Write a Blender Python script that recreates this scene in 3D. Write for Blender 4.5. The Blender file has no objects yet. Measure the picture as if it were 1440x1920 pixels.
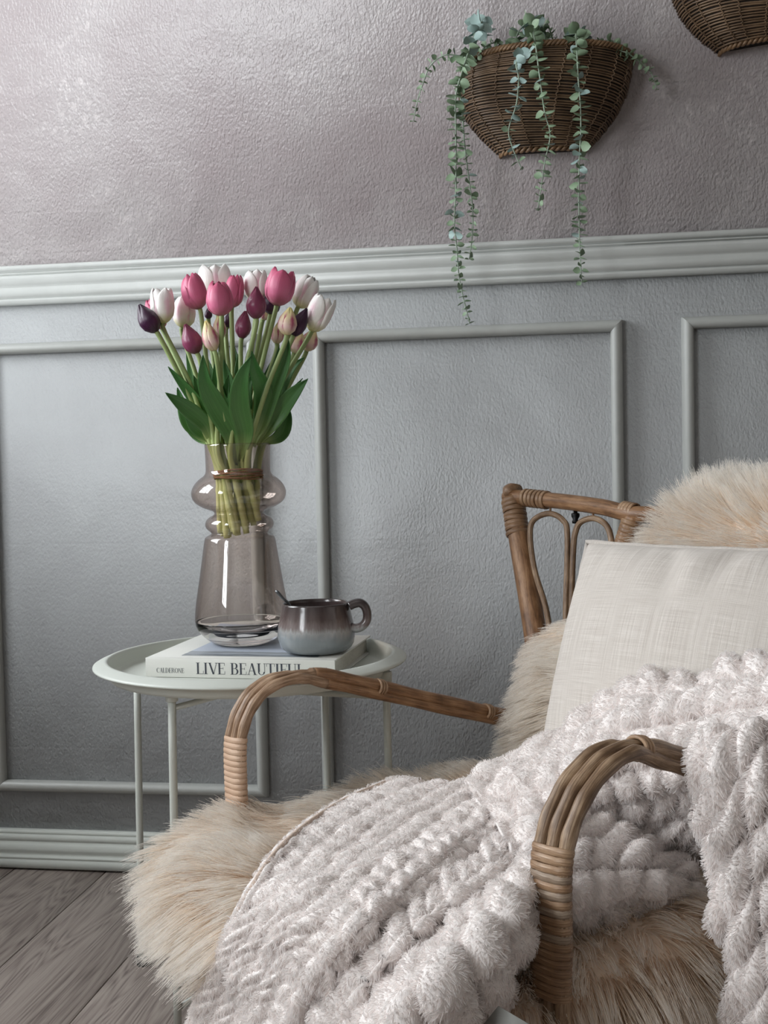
import bpy, math, random
import numpy as np
from mathutils import Vector, Matrix

random.seed(7)
rng = np.random.default_rng(7)
SC = bpy.context.scene
COL = SC.collection
PI = math.pi

# ------------------------------------------------------------------ camera
FPX = 2150.0
EYE = 0.76
YAW, PITCH, ROLL = math.radians(8.79), math.radians(2.33), math.radians(-1.20)
_F = np.array([-math.sin(YAW) * math.cos(PITCH), math.cos(YAW) * math.cos(PITCH), -math.sin(PITCH)])
_R0 = np.array([math.cos(YAW), math.sin(YAW), 0.0])
_U0 = np.cross(_R0, _F)
_R = _R0 * math.cos(ROLL) + _U0 * math.sin(ROLL)
_U = -_R0 * math.sin(ROLL) + _U0 * math.cos(ROLL)


def ray(px, py):
    return _F + _R * ((px - 720) / FPX) + _U * ((960 - py) / FPX)


_r = ray(0, 1624)
CAM_D = -(EYE / _r[2]) * _r[1]            # distance of the camera from the back wall (the wall is the plane y = 0)
CAM = np.array([0.0, -CAM_D, EYE])
cam_data = bpy.data.cameras.new('camera')
cam_data.sensor_fit = 'VERTICAL'
cam_data.sensor_height = 36.0
cam_data.lens = FPX / 1920 * 36.0
cam_data.clip_start = 0.02
cam = bpy.data.objects.new('camera', cam_data)
COL.objects.link(cam)
cam.matrix_world = Matrix(((_R[0], _U[0], -_F[0], CAM[0]), (_R[1], _U[1], -_F[1], CAM[1]), (_R[2], _U[2], -_F[2], CAM[2]), (0, 0, 0, 1)))
SC.camera = cam

# ------------------------------------------------------------------ light and exposure
SC.view_settings.view_transform = 'Standard'
SC.view_settings.look = 'None'
SC.view_settings.gamma = 1.0
SC.view_settings.use_curve_mapping = False
SC.view_settings.exposure = 0.0
SC.cycles.max_bounces = 8
SC.cycles.diffuse_bounces = 4
SC.cycles.glossy_bounces = 3
SC.cycles.transmission_bounces = 8
SC.cycles.transparent_max_bounces = 12
SC.cycles.sample_clamp_indirect = 4.0
SC.cycles.caustics_reflective = False
SC.cycles.caustics_refractive = False
SC.cycles_curves.shape = 'RIBBONS'
SC.cycles_curves.subdivisions = 2
world = bpy.data.worlds.new('daylight')
SC.world = world
world.use_nodes = True
world.node_tree.nodes['Background'].inputs[0].default_value = (0.80, 0.90, 1.0, 1)
world.node_tree.nodes['Background'].inputs[1].default_value = 0.6
ROOM_L, ROOM_R, ROOM_F, ROOM_T = -1.62, 2.6, -4.4, 2.75
# the two windows of the left wall: (y0, y1, z0, z1, watts)
WINDOWS = [(-1.08, -0.27, 0.88, 2.00, 50.0), (-3.30, -2.05, 0.88, 2.05, 78.0)]
for (y0, y1, z0, z1, watt) in WINDOWS:
    ld = bpy.data.lights.new('window_daylight', 'AREA')
    ld.shape = 'RECTANGLE'
    ld.size, ld.size_y = (z1 - z0) * 1.1, (y1 - y0) * 1.1
    ld.energy = watt
    ld.color = (0.93, 0.97, 1.0)
    lo = bpy.data.objects.new('window_daylight', ld)
    lo.location = (ROOM_L - 0.16, (y0 + y1) / 2, (z0 + z1) / 2)
    lo.rotation_euler = (0, -PI / 2, 0)
    COL.objects.link(lo)


# ------------------------------------------------------------------ helpers
def P(px, py, d):
    """point seen at pixel (px, py) at distance d along the view axis"""
    return CAM + ray(px, py) * d


def on_plane(px, py, q, n):
    r = ray(px, py)
    n = np.asarray(n, float)
    return CAM + r * (np.dot(np.asarray(q, float) - CAM, n) / np.dot(r, n))


def on_z(px, py, z):
    return on_plane(px, py, (0, 0, z), (0, 0, 1))


def on_wall(px, py, off=0.0):
    return on_plane(px, py, (0, -off, 0), (0, 1, 0))


def proj(p):
    v = np.asarray(p) - CAM
    d = v @ _F
    return 720 + FPX * (v @ _R) / d, 960 - FPX * (v @ _U) / d, d


def put(name, data, parent=None):
    o = bpy.data.objects.new(name, data)
    COL.objects.link(o)
    if parent is not None:
        o.parent = parent
        o.matrix_parent_inverse = parent.matrix_world.inverted()
    return o


def thing(name, label, cat, loc=(0, 0, 0), rotz=0.0, group=None):
    o = bpy.data.objects.new(name, None)
    o.empty_display_size = 0.05
    COL.objects.link(o)
    o.location = loc
    o.rotation_euler = (0, 0, rotz)
    o.matrix_world = Matrix.Translation(Vector(loc)) @ Matrix.Rotation(rotz, 4, 'Z')
    tag(o, label, cat, group)
    return o


def tag(o, label, cat, group=None):
    o['label'] = label
    o['category'] = cat
    if group:
        o['group'] = group
    return o


def world_of(o):
    """world matrix before the dependency graph has run"""
    if o.parent is None:
        return Matrix.LocRotScale(o.location, o.rotation_euler, o.scale)
    return world_of(o.parent) @ o.matrix_basis


class MB:
    """collects vertices and faces; all coordinates are world coordinates"""

    def __init__(self):
        self.v, self.f, self.uv, self.n, self.hasuv = [], [], [], 0, False

    def add(self, verts, faces, uvs=None):
        verts = np.asarray(verts, float).reshape(-1, 3)
        self.v.append(verts)
        n = self.n
        self.f += [tuple(i + n for i in f) for f in faces]
        if uvs is None:
            uvs = np.zeros((len(verts), 2))
        else:
            self.hasuv = True
        self.uv.append(np.asarray(uvs, float))
        self.n += len(verts)
        return self

    def box(self, lo, hi):
        x0, y0, z0 = lo
        x1, y1, z1 = hi
        return self.add([(x0, y0, z0), (x1, y0, z0), (x1, y1, z0), (x0, y1, z0), (x0, y0, z1), (x1, y0, z1), (x1, y1, z1), (x0, y1, z1)],
                        [(0, 3, 2, 1), (4, 5, 6, 7), (0, 1, 5, 4), (1, 2, 6, 5), (2, 3, 7, 6), (3, 0, 4, 7)])

    def grid(self, pts, closed_u=False, closed_v=False, uv=None):
        pts = np.asarray(pts, float)
        nu, nv = pts.shape[:2]
        f = []
        for i in range(nu if closed_u else nu - 1):
            for j in range(nv if closed_v else nv - 1):
                i2, j2 = (i + 1) % nu, (j + 1) % nv
                f.append((i * nv + j, i2 * nv + j, i2 * nv + j2, i * nv + j2))
        return self.add(pts.reshape(-1, 3), f, None if uv is None else np.asarray(uv).reshape(-1, 2))

    def tube(self, path, rad, sides=10, caps=True, flat=1.0, ref=None, closed=False):
        path = np.asarray(path, float)
        n = len(path)
        rad = np.broadcast_to(np.asarray(rad, float), (n,))
        if closed:
            tan = np.roll(path, -1, 0) - np.roll(path, 1, 0)
        else:
            tan = np.gradient(path, axis=0)
        tan /= np.linalg.norm(tan, axis=1)[:, None] + 1e-12
        if ref is None:
            ref = np.array([0, 0, 1.0]) if abs(tan[0][2]) < 0.9 else np.array([1.0, 0, 0])
        nor = np.cross(tan[0], np.cross(ref, tan[0]))
        nor /= np.linalg.norm(nor)
        ang = np.linspace(0, 2 * PI, sides, endpoint=False)
        rings = []
        for i in range(n):
            nor = nor - tan[i] * np.dot(nor, tan[i])
            nor /= np.linalg.norm(nor) + 1e-12
            b = np.cross(tan[i], nor)
            rings.append(path[i] + rad[i] * (np.cos(ang)[:, None] * nor + flat * np.sin(ang)[:, None] * b))
        L = np.concatenate([[0], np.cumsum(np.linalg.norm(np.diff(path, axis=0), axis=1))])
        uv = np.stack([np.broadcast_to(L[:, None], (n, sides)), np.broadcast_to(ang[None] / (2 * PI), (n, sides))], -1)
        base = self.n
        self.grid(rings, closed_u=closed, closed_v=True, uv=uv)
        if caps and not closed:
            self.f.append(tuple(base + j for j in range(sides)))
            self.f.append(tuple(base + (n - 1) * sides + sides - 1 - j for j in range(sides)))
        return self

    def lathe(self, prof, c, seg=64, top=None, bottom=None):
        """prof: list of (r, z) in world z; c: centre x, y (or a function of z)"""
        ang = np.linspace(0, 2 * PI, seg, endpoint=False)
        rings = []
        for r, z in prof:
            cx, cy = c(z) if callable(c) else c
            rings.append(np.stack([cx + r * np.cos(ang), cy + r * np.sin(ang), np.full(seg, z)], -1))
        base = self.n
        self.grid(rings, closed_v=True)
        if bottom:
            self.f.append(tuple(base + j for j in range(seg)))
        if top:
            self.f.append(tuple(base + (len(prof) - 1) * seg + j for j in range(seg)))
        return self

    def build(self, name, mat, parent=None, smooth=True, kind=None):
        me = bpy.data.meshes.new(name)
        v = np.concatenate(self.v) if self.v else np.zeros((0, 3))
        if parent is not None:
            M = np.array(world_of(parent).inverted())
            v = v @ M[:3, :3].T + M[:3, 3]
        nf = len(self.f)
        lens = np.fromiter((len(f) for f in self.f), np.int32, nf)
        loops = np.fromiter((i for f in self.f for i in f), np.int32, int(lens.sum()))
        me.vertices.add(len(v))
        me.vertices.foreach_set('co', v.astype(np.float32).ravel())
        me.loops.add(len(loops))
        me.loops.foreach_set('vertex_index', loops)
        me.polygons.add(nf)
        me.polygons.foreach_set('loop_start', np.concatenate([[0], np.cumsum(lens)[:-1]]).astype(np.int32))
        if self.hasuv:
            uvl = me.uv_layers.new(name='UVMap')
            uvl.data.foreach_set('uv', np.concatenate(self.uv)[loops].astype(np.float32).ravel())
        me.update(calc_edges=True)
        me.validate()
        if smooth:
            me.polygons.foreach_set('use_smooth', np.ones(len(me.polygons), bool))
        if mat:
            me.materials.append(mat)
        o = bpy.data.objects.new(name, me)
        COL.objects.link(o)
        if parent is not None:
            o.parent = parent
        if kind:
            o['kind'] = kind
        return o


def fixn(o):
    """consistent outward normals"""
    import bmesh
    bm = bmesh.new()
    bm.from_mesh(o.data)
    bmesh.ops.recalc_face_normals(bm, faces=bm.faces)
    bm.to_mesh(o.data)
    bm.free()
    return o


def spline(pts, n):
    """Catmull-Rom through pts, n samples"""
    p = np.asarray(pts, float)
    if len(p) == 2:
        t = np.linspace(0, 1, n)[:, None]
        return p[0] * (1 - t) + p[1] * t
    p = np.vstack([2 * p[0] - p[1], p, 2 * p[-1] - p[-2]])
    m = len(p) - 3
    t = np.linspace(0, m, n)
    i = np.minimum(t.astype(int), m - 1)
    u = (t - i)[:, None]
    a, b, c, d = p[i], p[i + 1], p[i + 2], p[i + 3]
    return 0.5 * (2 * b + (c - a) * u + (2 * a - 5 * b + 4 * c - d) * u ** 2 + (3 * b - a - 3 * c + d) * u ** 3)


def even(path, n):
    path = np.asarray(path, float)
    L = np.concatenate([[0], np.cumsum(np.linalg.norm(np.diff(path, axis=0), axis=1))])
    t = np.linspace(0, L[-1], n)
    return np.stack([np.interp(t, L, path[:, k]) for k in range(path.shape[1])], -1)


def vnoise(p, seed=0):
    """smooth value noise in 3D, p (...,3) -> (...) in -1..1"""
    p = np.asarray(p, float) + seed * 17.13
    i = np.floor(p).astype(np.int64)
    f = p - i
    f = f * f * (3 - 2 * f)

    def h(a):
        k = (a[..., 0] * 374761393 + a[..., 1] * 668265263 + a[..., 2] * 2147483647 + seed * 974711) & 0x7fffffff
        k = ((k ^ (k >> 13)) * 1274126177) & 0x7fffffff
        return ((k ^ (k >> 16)) & 0xffff) / 32767.5 - 1
    r = 0
    for dx in (0, 1):
        for dy in (0, 1):
            for dz in (0, 1):
                w = (f[..., 0] if dx else 1 - f[..., 0]) * (f[..., 1] if dy else 1 - f[..., 1]) * (f[..., 2] if dz else 1 - f[..., 2])
                r = r + w * h(i + np.array([dx, dy, dz]))
    return r


# ------------------------------------------------------------------ materials
def new_mat(name):
    m = bpy.data.materials.new(name)
    m.use_nodes = True
    nt = m.node_tree
    b = nt.nodes['Principled BSDF']
    return m, nt, b


def N(nt, t, **kw):
    n = nt.nodes.new(t)
    for k, v in kw.items():
        if k in ('operation', 'blend_type', 'noise_dimensions', 'feature', 'distance', 'data_type', 'wave_type', 'bands_direction', 'interpolation_type', 'attribute_name'):
            setattr(n, k, v)
        else:
            n.inputs[k.replace('_', ' ')].default_value = v
    return n


def ramp(nt, src, stops, interp='LINEAR'):
    r = nt.nodes.new('ShaderNodeValToRGB')
    r.color_ramp.interpolation = interp
    e = r.color_ramp.elements
    while len(e) < len(stops):
        e.new(0.5)
    for k, (p, c) in enumerate(stops):
        e[k].position = p
        e[k].color = (*c, 1) if len(c) == 3 else c
    nt.links.new(src, r.inputs[0])
    return r


def srgb(r, g, b):
    f = lambda c: (c / 255 / 12.92) if c / 255 <= 0.04045 else ((c / 255 + 0.055) / 1.055) ** 2.4
    return (f(r), f(g), f(b))


def simple(name, col, rough=0.5, metal=0.0, nscale=None, namt=0.06, bump=0.0, bscale=200, coat=0.0):
    m, nt, b = new_mat(name)
    b.inputs['Base Color'].default_value = (*col, 1)
    b.inputs['Roughness'].default_value = rough
    b.inputs['Metallic'].default_value = metal
    b.inputs['Coat Weight'].default_value = coat
    co = nt.nodes.new('ShaderNodeTexCoord')
    if nscale:
        n = N(nt, 'ShaderNodeTexNoise', Scale=nscale, Detail=4.0)
        nt.links.new(co.outputs['Object'], n.inputs['Vector'])
        r = ramp(nt, n.outputs['Fac'], [(0.3, tuple(c * (1 - namt) for c in col)), (0.7, tuple(min(1, c * (1 + namt)) for c in col))])
        nt.links.new(r.outputs[0], b.inputs['Base Color'])
    if bump:
        n2 = N(nt, 'ShaderNodeTexNoise', Scale=bscale, Detail=3.0)
        nt.links.new(co.outputs['Object'], n2.inputs['Vector'])
        bp = N(nt, 'ShaderNodeBump', Strength=1.0, Distance=bump)
        nt.links.new(n2.outputs['Fac'], bp.inputs['Height'])
        nt.links.new(bp.outputs[0], b.inputs['Normal'])
    return m


def plaster(name, colA, colB, rough, flecks, amp=1.0):
    m, nt, b = new_mat(name)
    L = nt.links.new
    co = nt.nodes.new('ShaderNodeTexCoord')
    mp = nt.nodes.new('ShaderNodeMapping')
    mp.inputs['Scale'].default_value = (1.0, 1.0, 0.62)
    mp.inputs['Rotation'].default_value = (0, 0.35, 0)
    L(co.outputs['Object'], mp.inputs['Vector'])
    fine = N(nt, 'ShaderNodeTexNoise', Scale=300.0, Detail=1.0, Roughness=0.5)
    mid = N(nt, 'ShaderNodeTexNoise', Scale=200.0, Detail=1.0)
    big = N(nt, 'ShaderNodeTexNoise', Scale=3.2, Detail=3.0, Distortion=0.6)
    blob = N(nt, 'ShaderNodeTexVoronoi', Scale=60.0)
    for n in (fine, mid, blob):
        L(mp.outputs[0], n.inputs['Vector'])
    L(co.outputs['Object'], big.inputs['Vector'])
    bl = ramp(nt, blob.outputs['Distance'], [(0.0, (1, 1, 1)), (0.10, (0, 0, 0))])
    # faint courses of the bricks under the paint
    bmp = nt.nodes.new('ShaderNodeMapping')
    bmp.inputs['Rotation'].default_value = (PI / 2, 0, 0)
    L(co.outputs['Object'], bmp.inputs['Vector'])
    br = nt.nodes.new('ShaderNodeTexBrick')
    br.inputs['Scale'].default_value = 1.0
    br.inputs['Brick Width'].default_value = 0.24
    br.inputs['Row Height'].default_value = 0.078
    br.inputs['Mortar Size'].default_value = 0.004
    br.inputs['Mortar Smooth'].default_value = 1.0
    br.inputs['Color1'].default_value = (1, 1, 1, 1)
    br.inputs['Color2'].default_value = (0.6, 0.6, 0.6, 1)
    br.inputs['Mortar'].default_value = (0.0, 0.0, 0.0, 1)
    L(bmp.outputs[0], br.inputs['Vector'])

    def mul(a, k):
        x = N(nt, 'ShaderNodeMath', operation='MULTIPLY')
        L(a, x.inputs[0])
        x.inputs[1].default_value = k
        return x.outputs[0]

    def addn(a, c):
        x = N(nt, 'ShaderNodeMath', operation='ADD')
        L(a, x.inputs[0])
        L(c, x.inputs[1])
        return x.outputs[0]
    h = addn(addn(mul(fine.outputs['Fac'], 0.0010 * amp), mul(mid.outputs['Fac'], 0.0017 * amp)), addn(mul(big.outputs['Fac'], 0.016), mul(bl.outputs[0], 0.0005 * amp)))
    h = addn(h, mul(br.outputs['Color'], 0.00018))
    bp = N(nt, 'ShaderNodeBump', Strength=1.0, Distance=1.0)
    L(h, bp.inputs['Height'])
    L(bp.outputs[0], b.inputs['Normal'])
    cn = N(nt, 'ShaderNodeTexNoise', Scale=2.1, Detail=5.0, Roughness=0.62)
    L(co.outputs['Object'], cn.inputs['Vector'])
    r = ramp(nt, cn.outputs['Fac'], [(0.36, colA), (0.64, colB)])
    out = r.outputs[0]
    if flecks:
        fn = N(nt, 'ShaderNodeTexNoise', Scale=95.0, Detail=2.0)
        fm = N(nt, 'ShaderNodeTexNoise', Scale=4.2, Detail=4.0, Roughness=0.7)
        L(mp.outputs[0], fn.inputs['Vector'])
        L(co.outputs['Object'], fm.inputs['Vector'])
        a = ramp(nt, fn.outputs['Fac'], [(0.50, (0, 0, 0)), (0.68, (1, 1, 1))])
        c = ramp(nt, fm.outputs['Fac'], [(0.50, (0, 0, 0)), (0.66, (1, 1, 1))])
        mm = N(nt, 'ShaderNodeMath', operation='MULTIPLY')
        L(a.outputs[0], mm.inputs[0])
        L(c.outputs[0], mm.inputs[1])
        mx = N(nt, 'ShaderNodeMix', data_type='RGBA')
        L(mul(mm.outputs[0], 0.75), mx.inputs['Factor'])
        L(out, mx.inputs[6])
        mx.inputs[7].default_value = (*flecks, 1)
        out = mx.outputs[2]
    L(out, b.inputs['Base Color'])
    b.inputs['Roughness'].default_value = rough
    return m


M = {}
M['plaster_upper'] = plaster('mauve plaster paint', srgb(155, 145, 146), srgb(170, 164, 164), 0.38, srgb(200, 193, 192), 1.0)
M['plaster_lower'] = plaster('grey plaster paint', srgb(154, 155, 156), srgb(165, 167, 168), 0.52, None, 0.8)
M['trim'] = simple('satin grey trim paint', srgb(175, 177, 174), 0.40, nscale=30, namt=0.03, bump=0.0004, bscale=60)
M['base'] = simple('pale baseboard paint', srgb(208, 212, 206), 0.35, nscale=20, namt=0.02)
M['room'] = simple('room paint', srgb(216, 212, 206), 0.8, nscale=5, namt=0.02)
M['white_wood'] = simple('white window paint', srgb(215, 215, 212), 0.4, nscale=10, namt=0.02)
M['tray'] = simple('pale sage powder coat', srgb(205, 209, 202), 0.42, bump=0.0001, bscale=900)
M['foot'] = simple('black plastic foot', srgb(28, 28, 28), 0.5, nscale=80)
M['paper'] = simple('book paper', srgb(225, 222, 212), 0.7, nscale=300, namt=0.08)
M['cover'] = simple('matt white book cover', srgb(226, 226, 220), 0.45, nscale=20, namt=0.02)
M['ink'] = simple('dark grey ink', srgb(62, 66, 76), 0.6, nscale=300, namt=0.1)
M['twine'] = simple('jute twine', srgb(150, 112, 82), 0.9, nscale=600, namt=0.35, bump=0.001, bscale=900)
M['steel'] = simple('brushed steel', srgb(120, 124, 128), 0.28, 1.0, nscale=200, namt=0.1)
M['black_metal'] = simple('black metal', srgb(20, 20, 22), 0.4, 0.6, nscale=200, namt=0.1)


def wood_floor():
    m, nt, b = new_mat('grey oak plank')
    L = nt.links.new
    co = nt.nodes.new('ShaderNodeTexCoord')
    oi = nt.nodes.new('ShaderNodeObjectInfo')
    ad = N(nt, 'ShaderNodeVectorMath', operation='MULTIPLY_ADD')
    L(oi.outputs['Random'], ad.inputs[0])
    ad.inputs[1].default_value = (13, 7, 5)
    L(co.outputs['Object'], ad.inputs[2])
    mp = nt.nodes.new('ShaderNodeMapping')
    mp.inputs['Scale'].default_value = (1, 0.09, 1)
    L(ad.outputs[0], mp.inputs['Vector'])
    w = N(nt, 'ShaderNodeTexNoise', Scale=9.0, Detail=2.0, Distortion=1.0)
    L(mp.outputs[0], w.inputs['Vector'])
    g = N(nt, 'ShaderNodeMath', operation='MULTIPLY')
    L(w.outputs['Fac'], g.inputs[0])
    g.inputs[1].default_value = 26.0
    s = N(nt, 'ShaderNodeMath', operation='FRACT')
    L(g.outputs[0], s.inputs[0])
    pp = N(nt, 'ShaderNodeMath', operation='PINGPONG')
    L(g.outputs[0], pp.inputs[0])
    pp.inputs[1].default_value = 0.5
    mp2 = nt.nodes.new('ShaderNodeMapping')
    mp2.inputs['Scale'].default_value = (1, 0.03, 1)
    L(ad.outputs[0], mp2.inputs['Vector'])
    fine = N(nt, 'ShaderNodeTexNoise', Scale=320.0, Detail=3.0)
    L(mp2.outputs[0], fine.inputs['Vector'])
    a = N(nt, 'ShaderNodeMath', operation='MULTIPLY_ADD')
    L(pp.outputs[0], a.inputs[0])
    a.inputs[1].default_value = 0.7
    L(fine.outputs['Fac'], a.inputs[2])
    r = ramp(nt, a.outputs[0], [(0.38, srgb(112, 101, 96)), (0.62, srgb(150, 138, 131)), (0.9, srgb(168, 157, 149))])
    L(r.outputs[0], b.inputs['Base Color'])
    b.inputs['Roughness'].default_value = 0.5
    bp = N(nt, 'ShaderNodeBump', Strength=0.5, Distance=0.0012)
    L(a.outputs[0], bp.inputs['Height'])
    L(bp.outputs[0], b.inputs['Normal'])
    return m


def cane(name, c1, c2, c3, scale=1.0, rough=0.42):
    """rattan; grain along the tube (UV.x is the length in metres)"""
    m, nt, b = new_mat(name)
    L = nt.links.new
    uv = nt.nodes.new('ShaderNodeUVMap')
    mp = nt.nodes.new('ShaderNodeMapping')
    mp.inputs['Scale'].default_value = (9 * scale, 7, 1)
    L(uv.outputs[0], mp.inputs['Vector'])
    n = N(nt, 'ShaderNodeTexNoise', Scale=2.2, Detail=6.0, Roughness=0.7, Distortion=0.4)
    L(mp.outputs[0], n.inputs['Vector'])
    co = nt.nodes.new('ShaderNodeTexCoord')
    n2 = N(nt, 'ShaderNodeTexNoise', Scale=28.0, Detail=4.0)
    L(co.outputs['Object'], n2.inputs['Vector'])
    a = N(nt, 'ShaderNodeMath', operation='MULTIPLY_ADD')
    L(n2.outputs['Fac'], a.inputs[0])
    a.inputs[1].default_value = 0.6
    L(n.outputs['Fac'], a.inputs[2])
    r = ramp(nt, a.outputs[0], [(0.55, c1), (0.78, c2), (1.0, c3)])
    L(r.outputs[0], b.inputs['Base Color'])
    b.inputs['Roughness'].default_value = rough
    bp = N(nt, 'ShaderNodeBump', Strength=0.5, Distance=0.001)
    L(n.outputs['Fac'], bp.inputs['Height'])
    L(bp.outputs[0], b.inputs['Normal'])
    return m


M['floor'] = wood_floor()
M['cane_dark'] = cane('weathered dark rattan', srgb(74, 50, 32), srgb(132, 96, 66), srgb(170, 132, 98))
M['cane_light'] = cane('pale rattan', srgb(92, 68, 48), srgb(150, 120, 94), srgb(204, 176, 150))
M['cane_hoop'] = cane('bleached rattan hoop', srgb(74, 54, 38), srgb(124, 98, 74), srgb(186, 160, 132))
M['bind_light'] = cane('pale cane binding', srgb(176, 140, 112), srgb(205, 172, 146), srgb(222, 194, 170), 0.4)
M['bind_brown'] = cane('honey cane binding', srgb(88, 64, 46), srgb(140, 108, 80), srgb(190, 160, 130), 0.8, 0.32)
M['bind_grey'] = cane('greyed cane binding', srgb(92, 76, 64), srgb(142, 122, 104), srgb(186, 168, 148), 0.8, 0.35)
M['wicker'] = cane('brown wicker', srgb(64, 48, 34), srgb(106, 83, 61), srgb(140, 114, 88), 0.5)
M['wicker_rim'] = cane('brown wicker braid', srgb(76, 56, 38), srgb(116, 88, 60), srgb(144, 114, 82), 0.5)
M['dark_liner'] = simple('dark basket inside', srgb(34, 25, 18), 0.9, nscale=100, namt=0.3)


def linen():
    m, nt, b = new_mat('oatmeal linen')
    L = nt.links.new
    uv = nt.nodes.new('ShaderNodeUVMap')
    outs = []
    for sc in ((1300, 7, 1), (16, 1500, 1)):
        mp = nt.nodes.new('ShaderNodeMapping')
        mp.inputs['Scale'].default_value = sc
        L(uv.outputs[0], mp.inputs['Vector'])
        n = N(nt, 'ShaderNodeTexNoise', Scale=1.0, Detail=3.0, Roughness=0.6)
        L(mp.outputs[0], n.inputs['Vector'])
        outs.append(n.outputs['Fac'])
    a = N(nt, 'ShaderNodeMath', operation='ADD')
    L(outs[0], a.inputs[0])
    L(outs[1], a.inputs[1])
    r = ramp(nt, a.outputs[0], [(0.40, srgb(196, 186, 176)), (0.5, srgb(213, 205, 196)), (0.62, srgb(230, 223, 214))])
    r.color_ramp.elements[0].position, r.color_ramp.elements[1].position, r.color_ramp.elements[2].position = 0.80, 1.0, 1.0
    hf = N(nt, 'ShaderNodeMath', operation='MULTIPLY')
    L(a.outputs[0], hf.inputs[0])
    hf.inputs[1].default_value = 0.5
    r2 = ramp(nt, hf.outputs[0], [(0.38, srgb(190, 180, 172)), (0.5, srgb(208, 200, 192)), (0.62, srgb(226, 219, 212))])
    L(r2.outputs[0], b.inputs['Base Color'])
    b.inputs['Roughness'].default_value = 0.9
    b.inputs['Sheen Weight'].default_value = 0.2
    bp = N(nt, 'ShaderNodeBump', Strength=0.8, Distance=0.0006)
    L(a.outputs[0], bp.inputs['Height'])
    L(bp.outputs[0], b.inputs['Normal'])
    return m


M['linen'] = linen()


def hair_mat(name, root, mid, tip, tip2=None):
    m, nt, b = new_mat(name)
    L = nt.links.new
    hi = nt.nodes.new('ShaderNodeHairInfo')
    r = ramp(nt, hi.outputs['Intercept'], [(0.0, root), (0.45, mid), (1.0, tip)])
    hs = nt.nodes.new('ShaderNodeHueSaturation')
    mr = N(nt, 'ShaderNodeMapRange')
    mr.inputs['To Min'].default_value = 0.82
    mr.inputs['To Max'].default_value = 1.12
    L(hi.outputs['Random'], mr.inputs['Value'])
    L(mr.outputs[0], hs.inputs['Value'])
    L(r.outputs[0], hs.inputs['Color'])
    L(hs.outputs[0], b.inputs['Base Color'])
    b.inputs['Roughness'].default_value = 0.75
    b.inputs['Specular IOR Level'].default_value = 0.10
    tr = nt.nodes.new('ShaderNodeBsdfTranslucent')
    L(hs.outputs[0], tr.inputs['Color'])
    mx = nt.nodes.new('ShaderNodeMixShader')
    mx.inputs[0].default_value = 0.55
    L(b.outputs[0], mx.inputs[1])
    L(tr.outputs[0], mx.inputs[2])
    L(mx.outputs[0], nt.nodes['Material Output'].inputs['Surface'])
    return m


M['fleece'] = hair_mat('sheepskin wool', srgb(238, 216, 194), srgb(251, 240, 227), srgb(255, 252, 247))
M['fleece_skin'] = simple('sheepskin hide', srgb(236, 218, 200), 0.9, nscale=60, namt=0.12)
M['plush'] = hair_mat('plush fibre', srgb(240, 232, 229), srgb(248, 243, 241), srgb(253, 251, 250))
M['plush_base'] = simple('plush backing', srgb(242, 235, 232), 0.95, nscale=400, namt=0.07, bump=0.001, bscale=500)


def petal_mat(name, base, body, tip, streak=None, rough=0.42, veins=0.3):
    m, nt, b = new_mat(name)
    L = nt.links.new
    uv = nt.nodes.new('ShaderNodeUVMap')
    sp = nt.nodes.new('ShaderNodeSeparateXYZ')
    L(uv.outputs[0], sp.inputs[0])
    r = ramp(nt, sp.outputs['Y'], [(0.02, base), (0.30, body), (0.97, tip)])
    out = r.outputs[0]
    if streak:
        ds = N(nt, 'ShaderNodeMath', operation='SUBTRACT')
        L(sp.outputs['X'], ds.inputs[0])
        ds.inputs[1].default_value = 0.5
        ab = N(nt, 'ShaderNodeMath', operation='ABSOLUTE')
        L(ds.outputs[0], ab.inputs[0])
        nz = N(nt, 'ShaderNodeTexNoise', Scale=6.0, Detail=3.0)
        L(uv.outputs[0], nz.inputs['Vector'])
        ma = N(nt, 'ShaderNodeMath', operation='MULTIPLY_ADD')
        L(nz.outputs['Fac'], ma.inputs[0])
        ma.inputs[1].default_value = 0.22
        L(ab.outputs[0], ma.inputs[2])
        r1 = ramp(nt, ma.outputs[0], [(0.12, (1, 1, 1)), (0.30, (0, 0, 0))])
        r2 = ramp(nt, sp.outputs['Y'], [(0.1, (0, 0, 0)), (0.4, (1, 1, 1)), (0.62, (1, 1, 1)), (0.9, (0, 0, 0))])
        mu = N(nt, 'ShaderNodeMath', operation='MULTIPLY')
        L(r1.outputs[0], mu.inputs[0])
        L(r2.outputs[0], mu.inputs[1])
        mx = N(nt, 'ShaderNodeMix', data_type='RGBA')
        L(mu.outputs[0], mx.inputs['Factor'])
        L(out, mx.inputs[6])
        mx.inputs[7].default_value = (*streak, 1)
        out = mx.outputs[2]
    L(out, b.inputs['Base Color'])
    b.inputs['Roughness'].default_value = rough
    mp = nt.nodes.new('ShaderNodeMapping')
    mp.inputs['Scale'].default_value = (26, 1.4, 1)
    L(uv.outputs[0], mp.inputs['Vector'])
    n = N(nt, 'ShaderNodeTexNoise', Scale=1.0, Detail=2.0)
    L(mp.outputs[0], n.inputs['Vector'])
    bp = N(nt, 'ShaderNodeBump', Strength=veins, Distance=0.0012)
    L(n.outputs['Fac'], bp.inputs['Height'])
    L(bp.outputs[0], b.inputs['Normal'])
    return m


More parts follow.
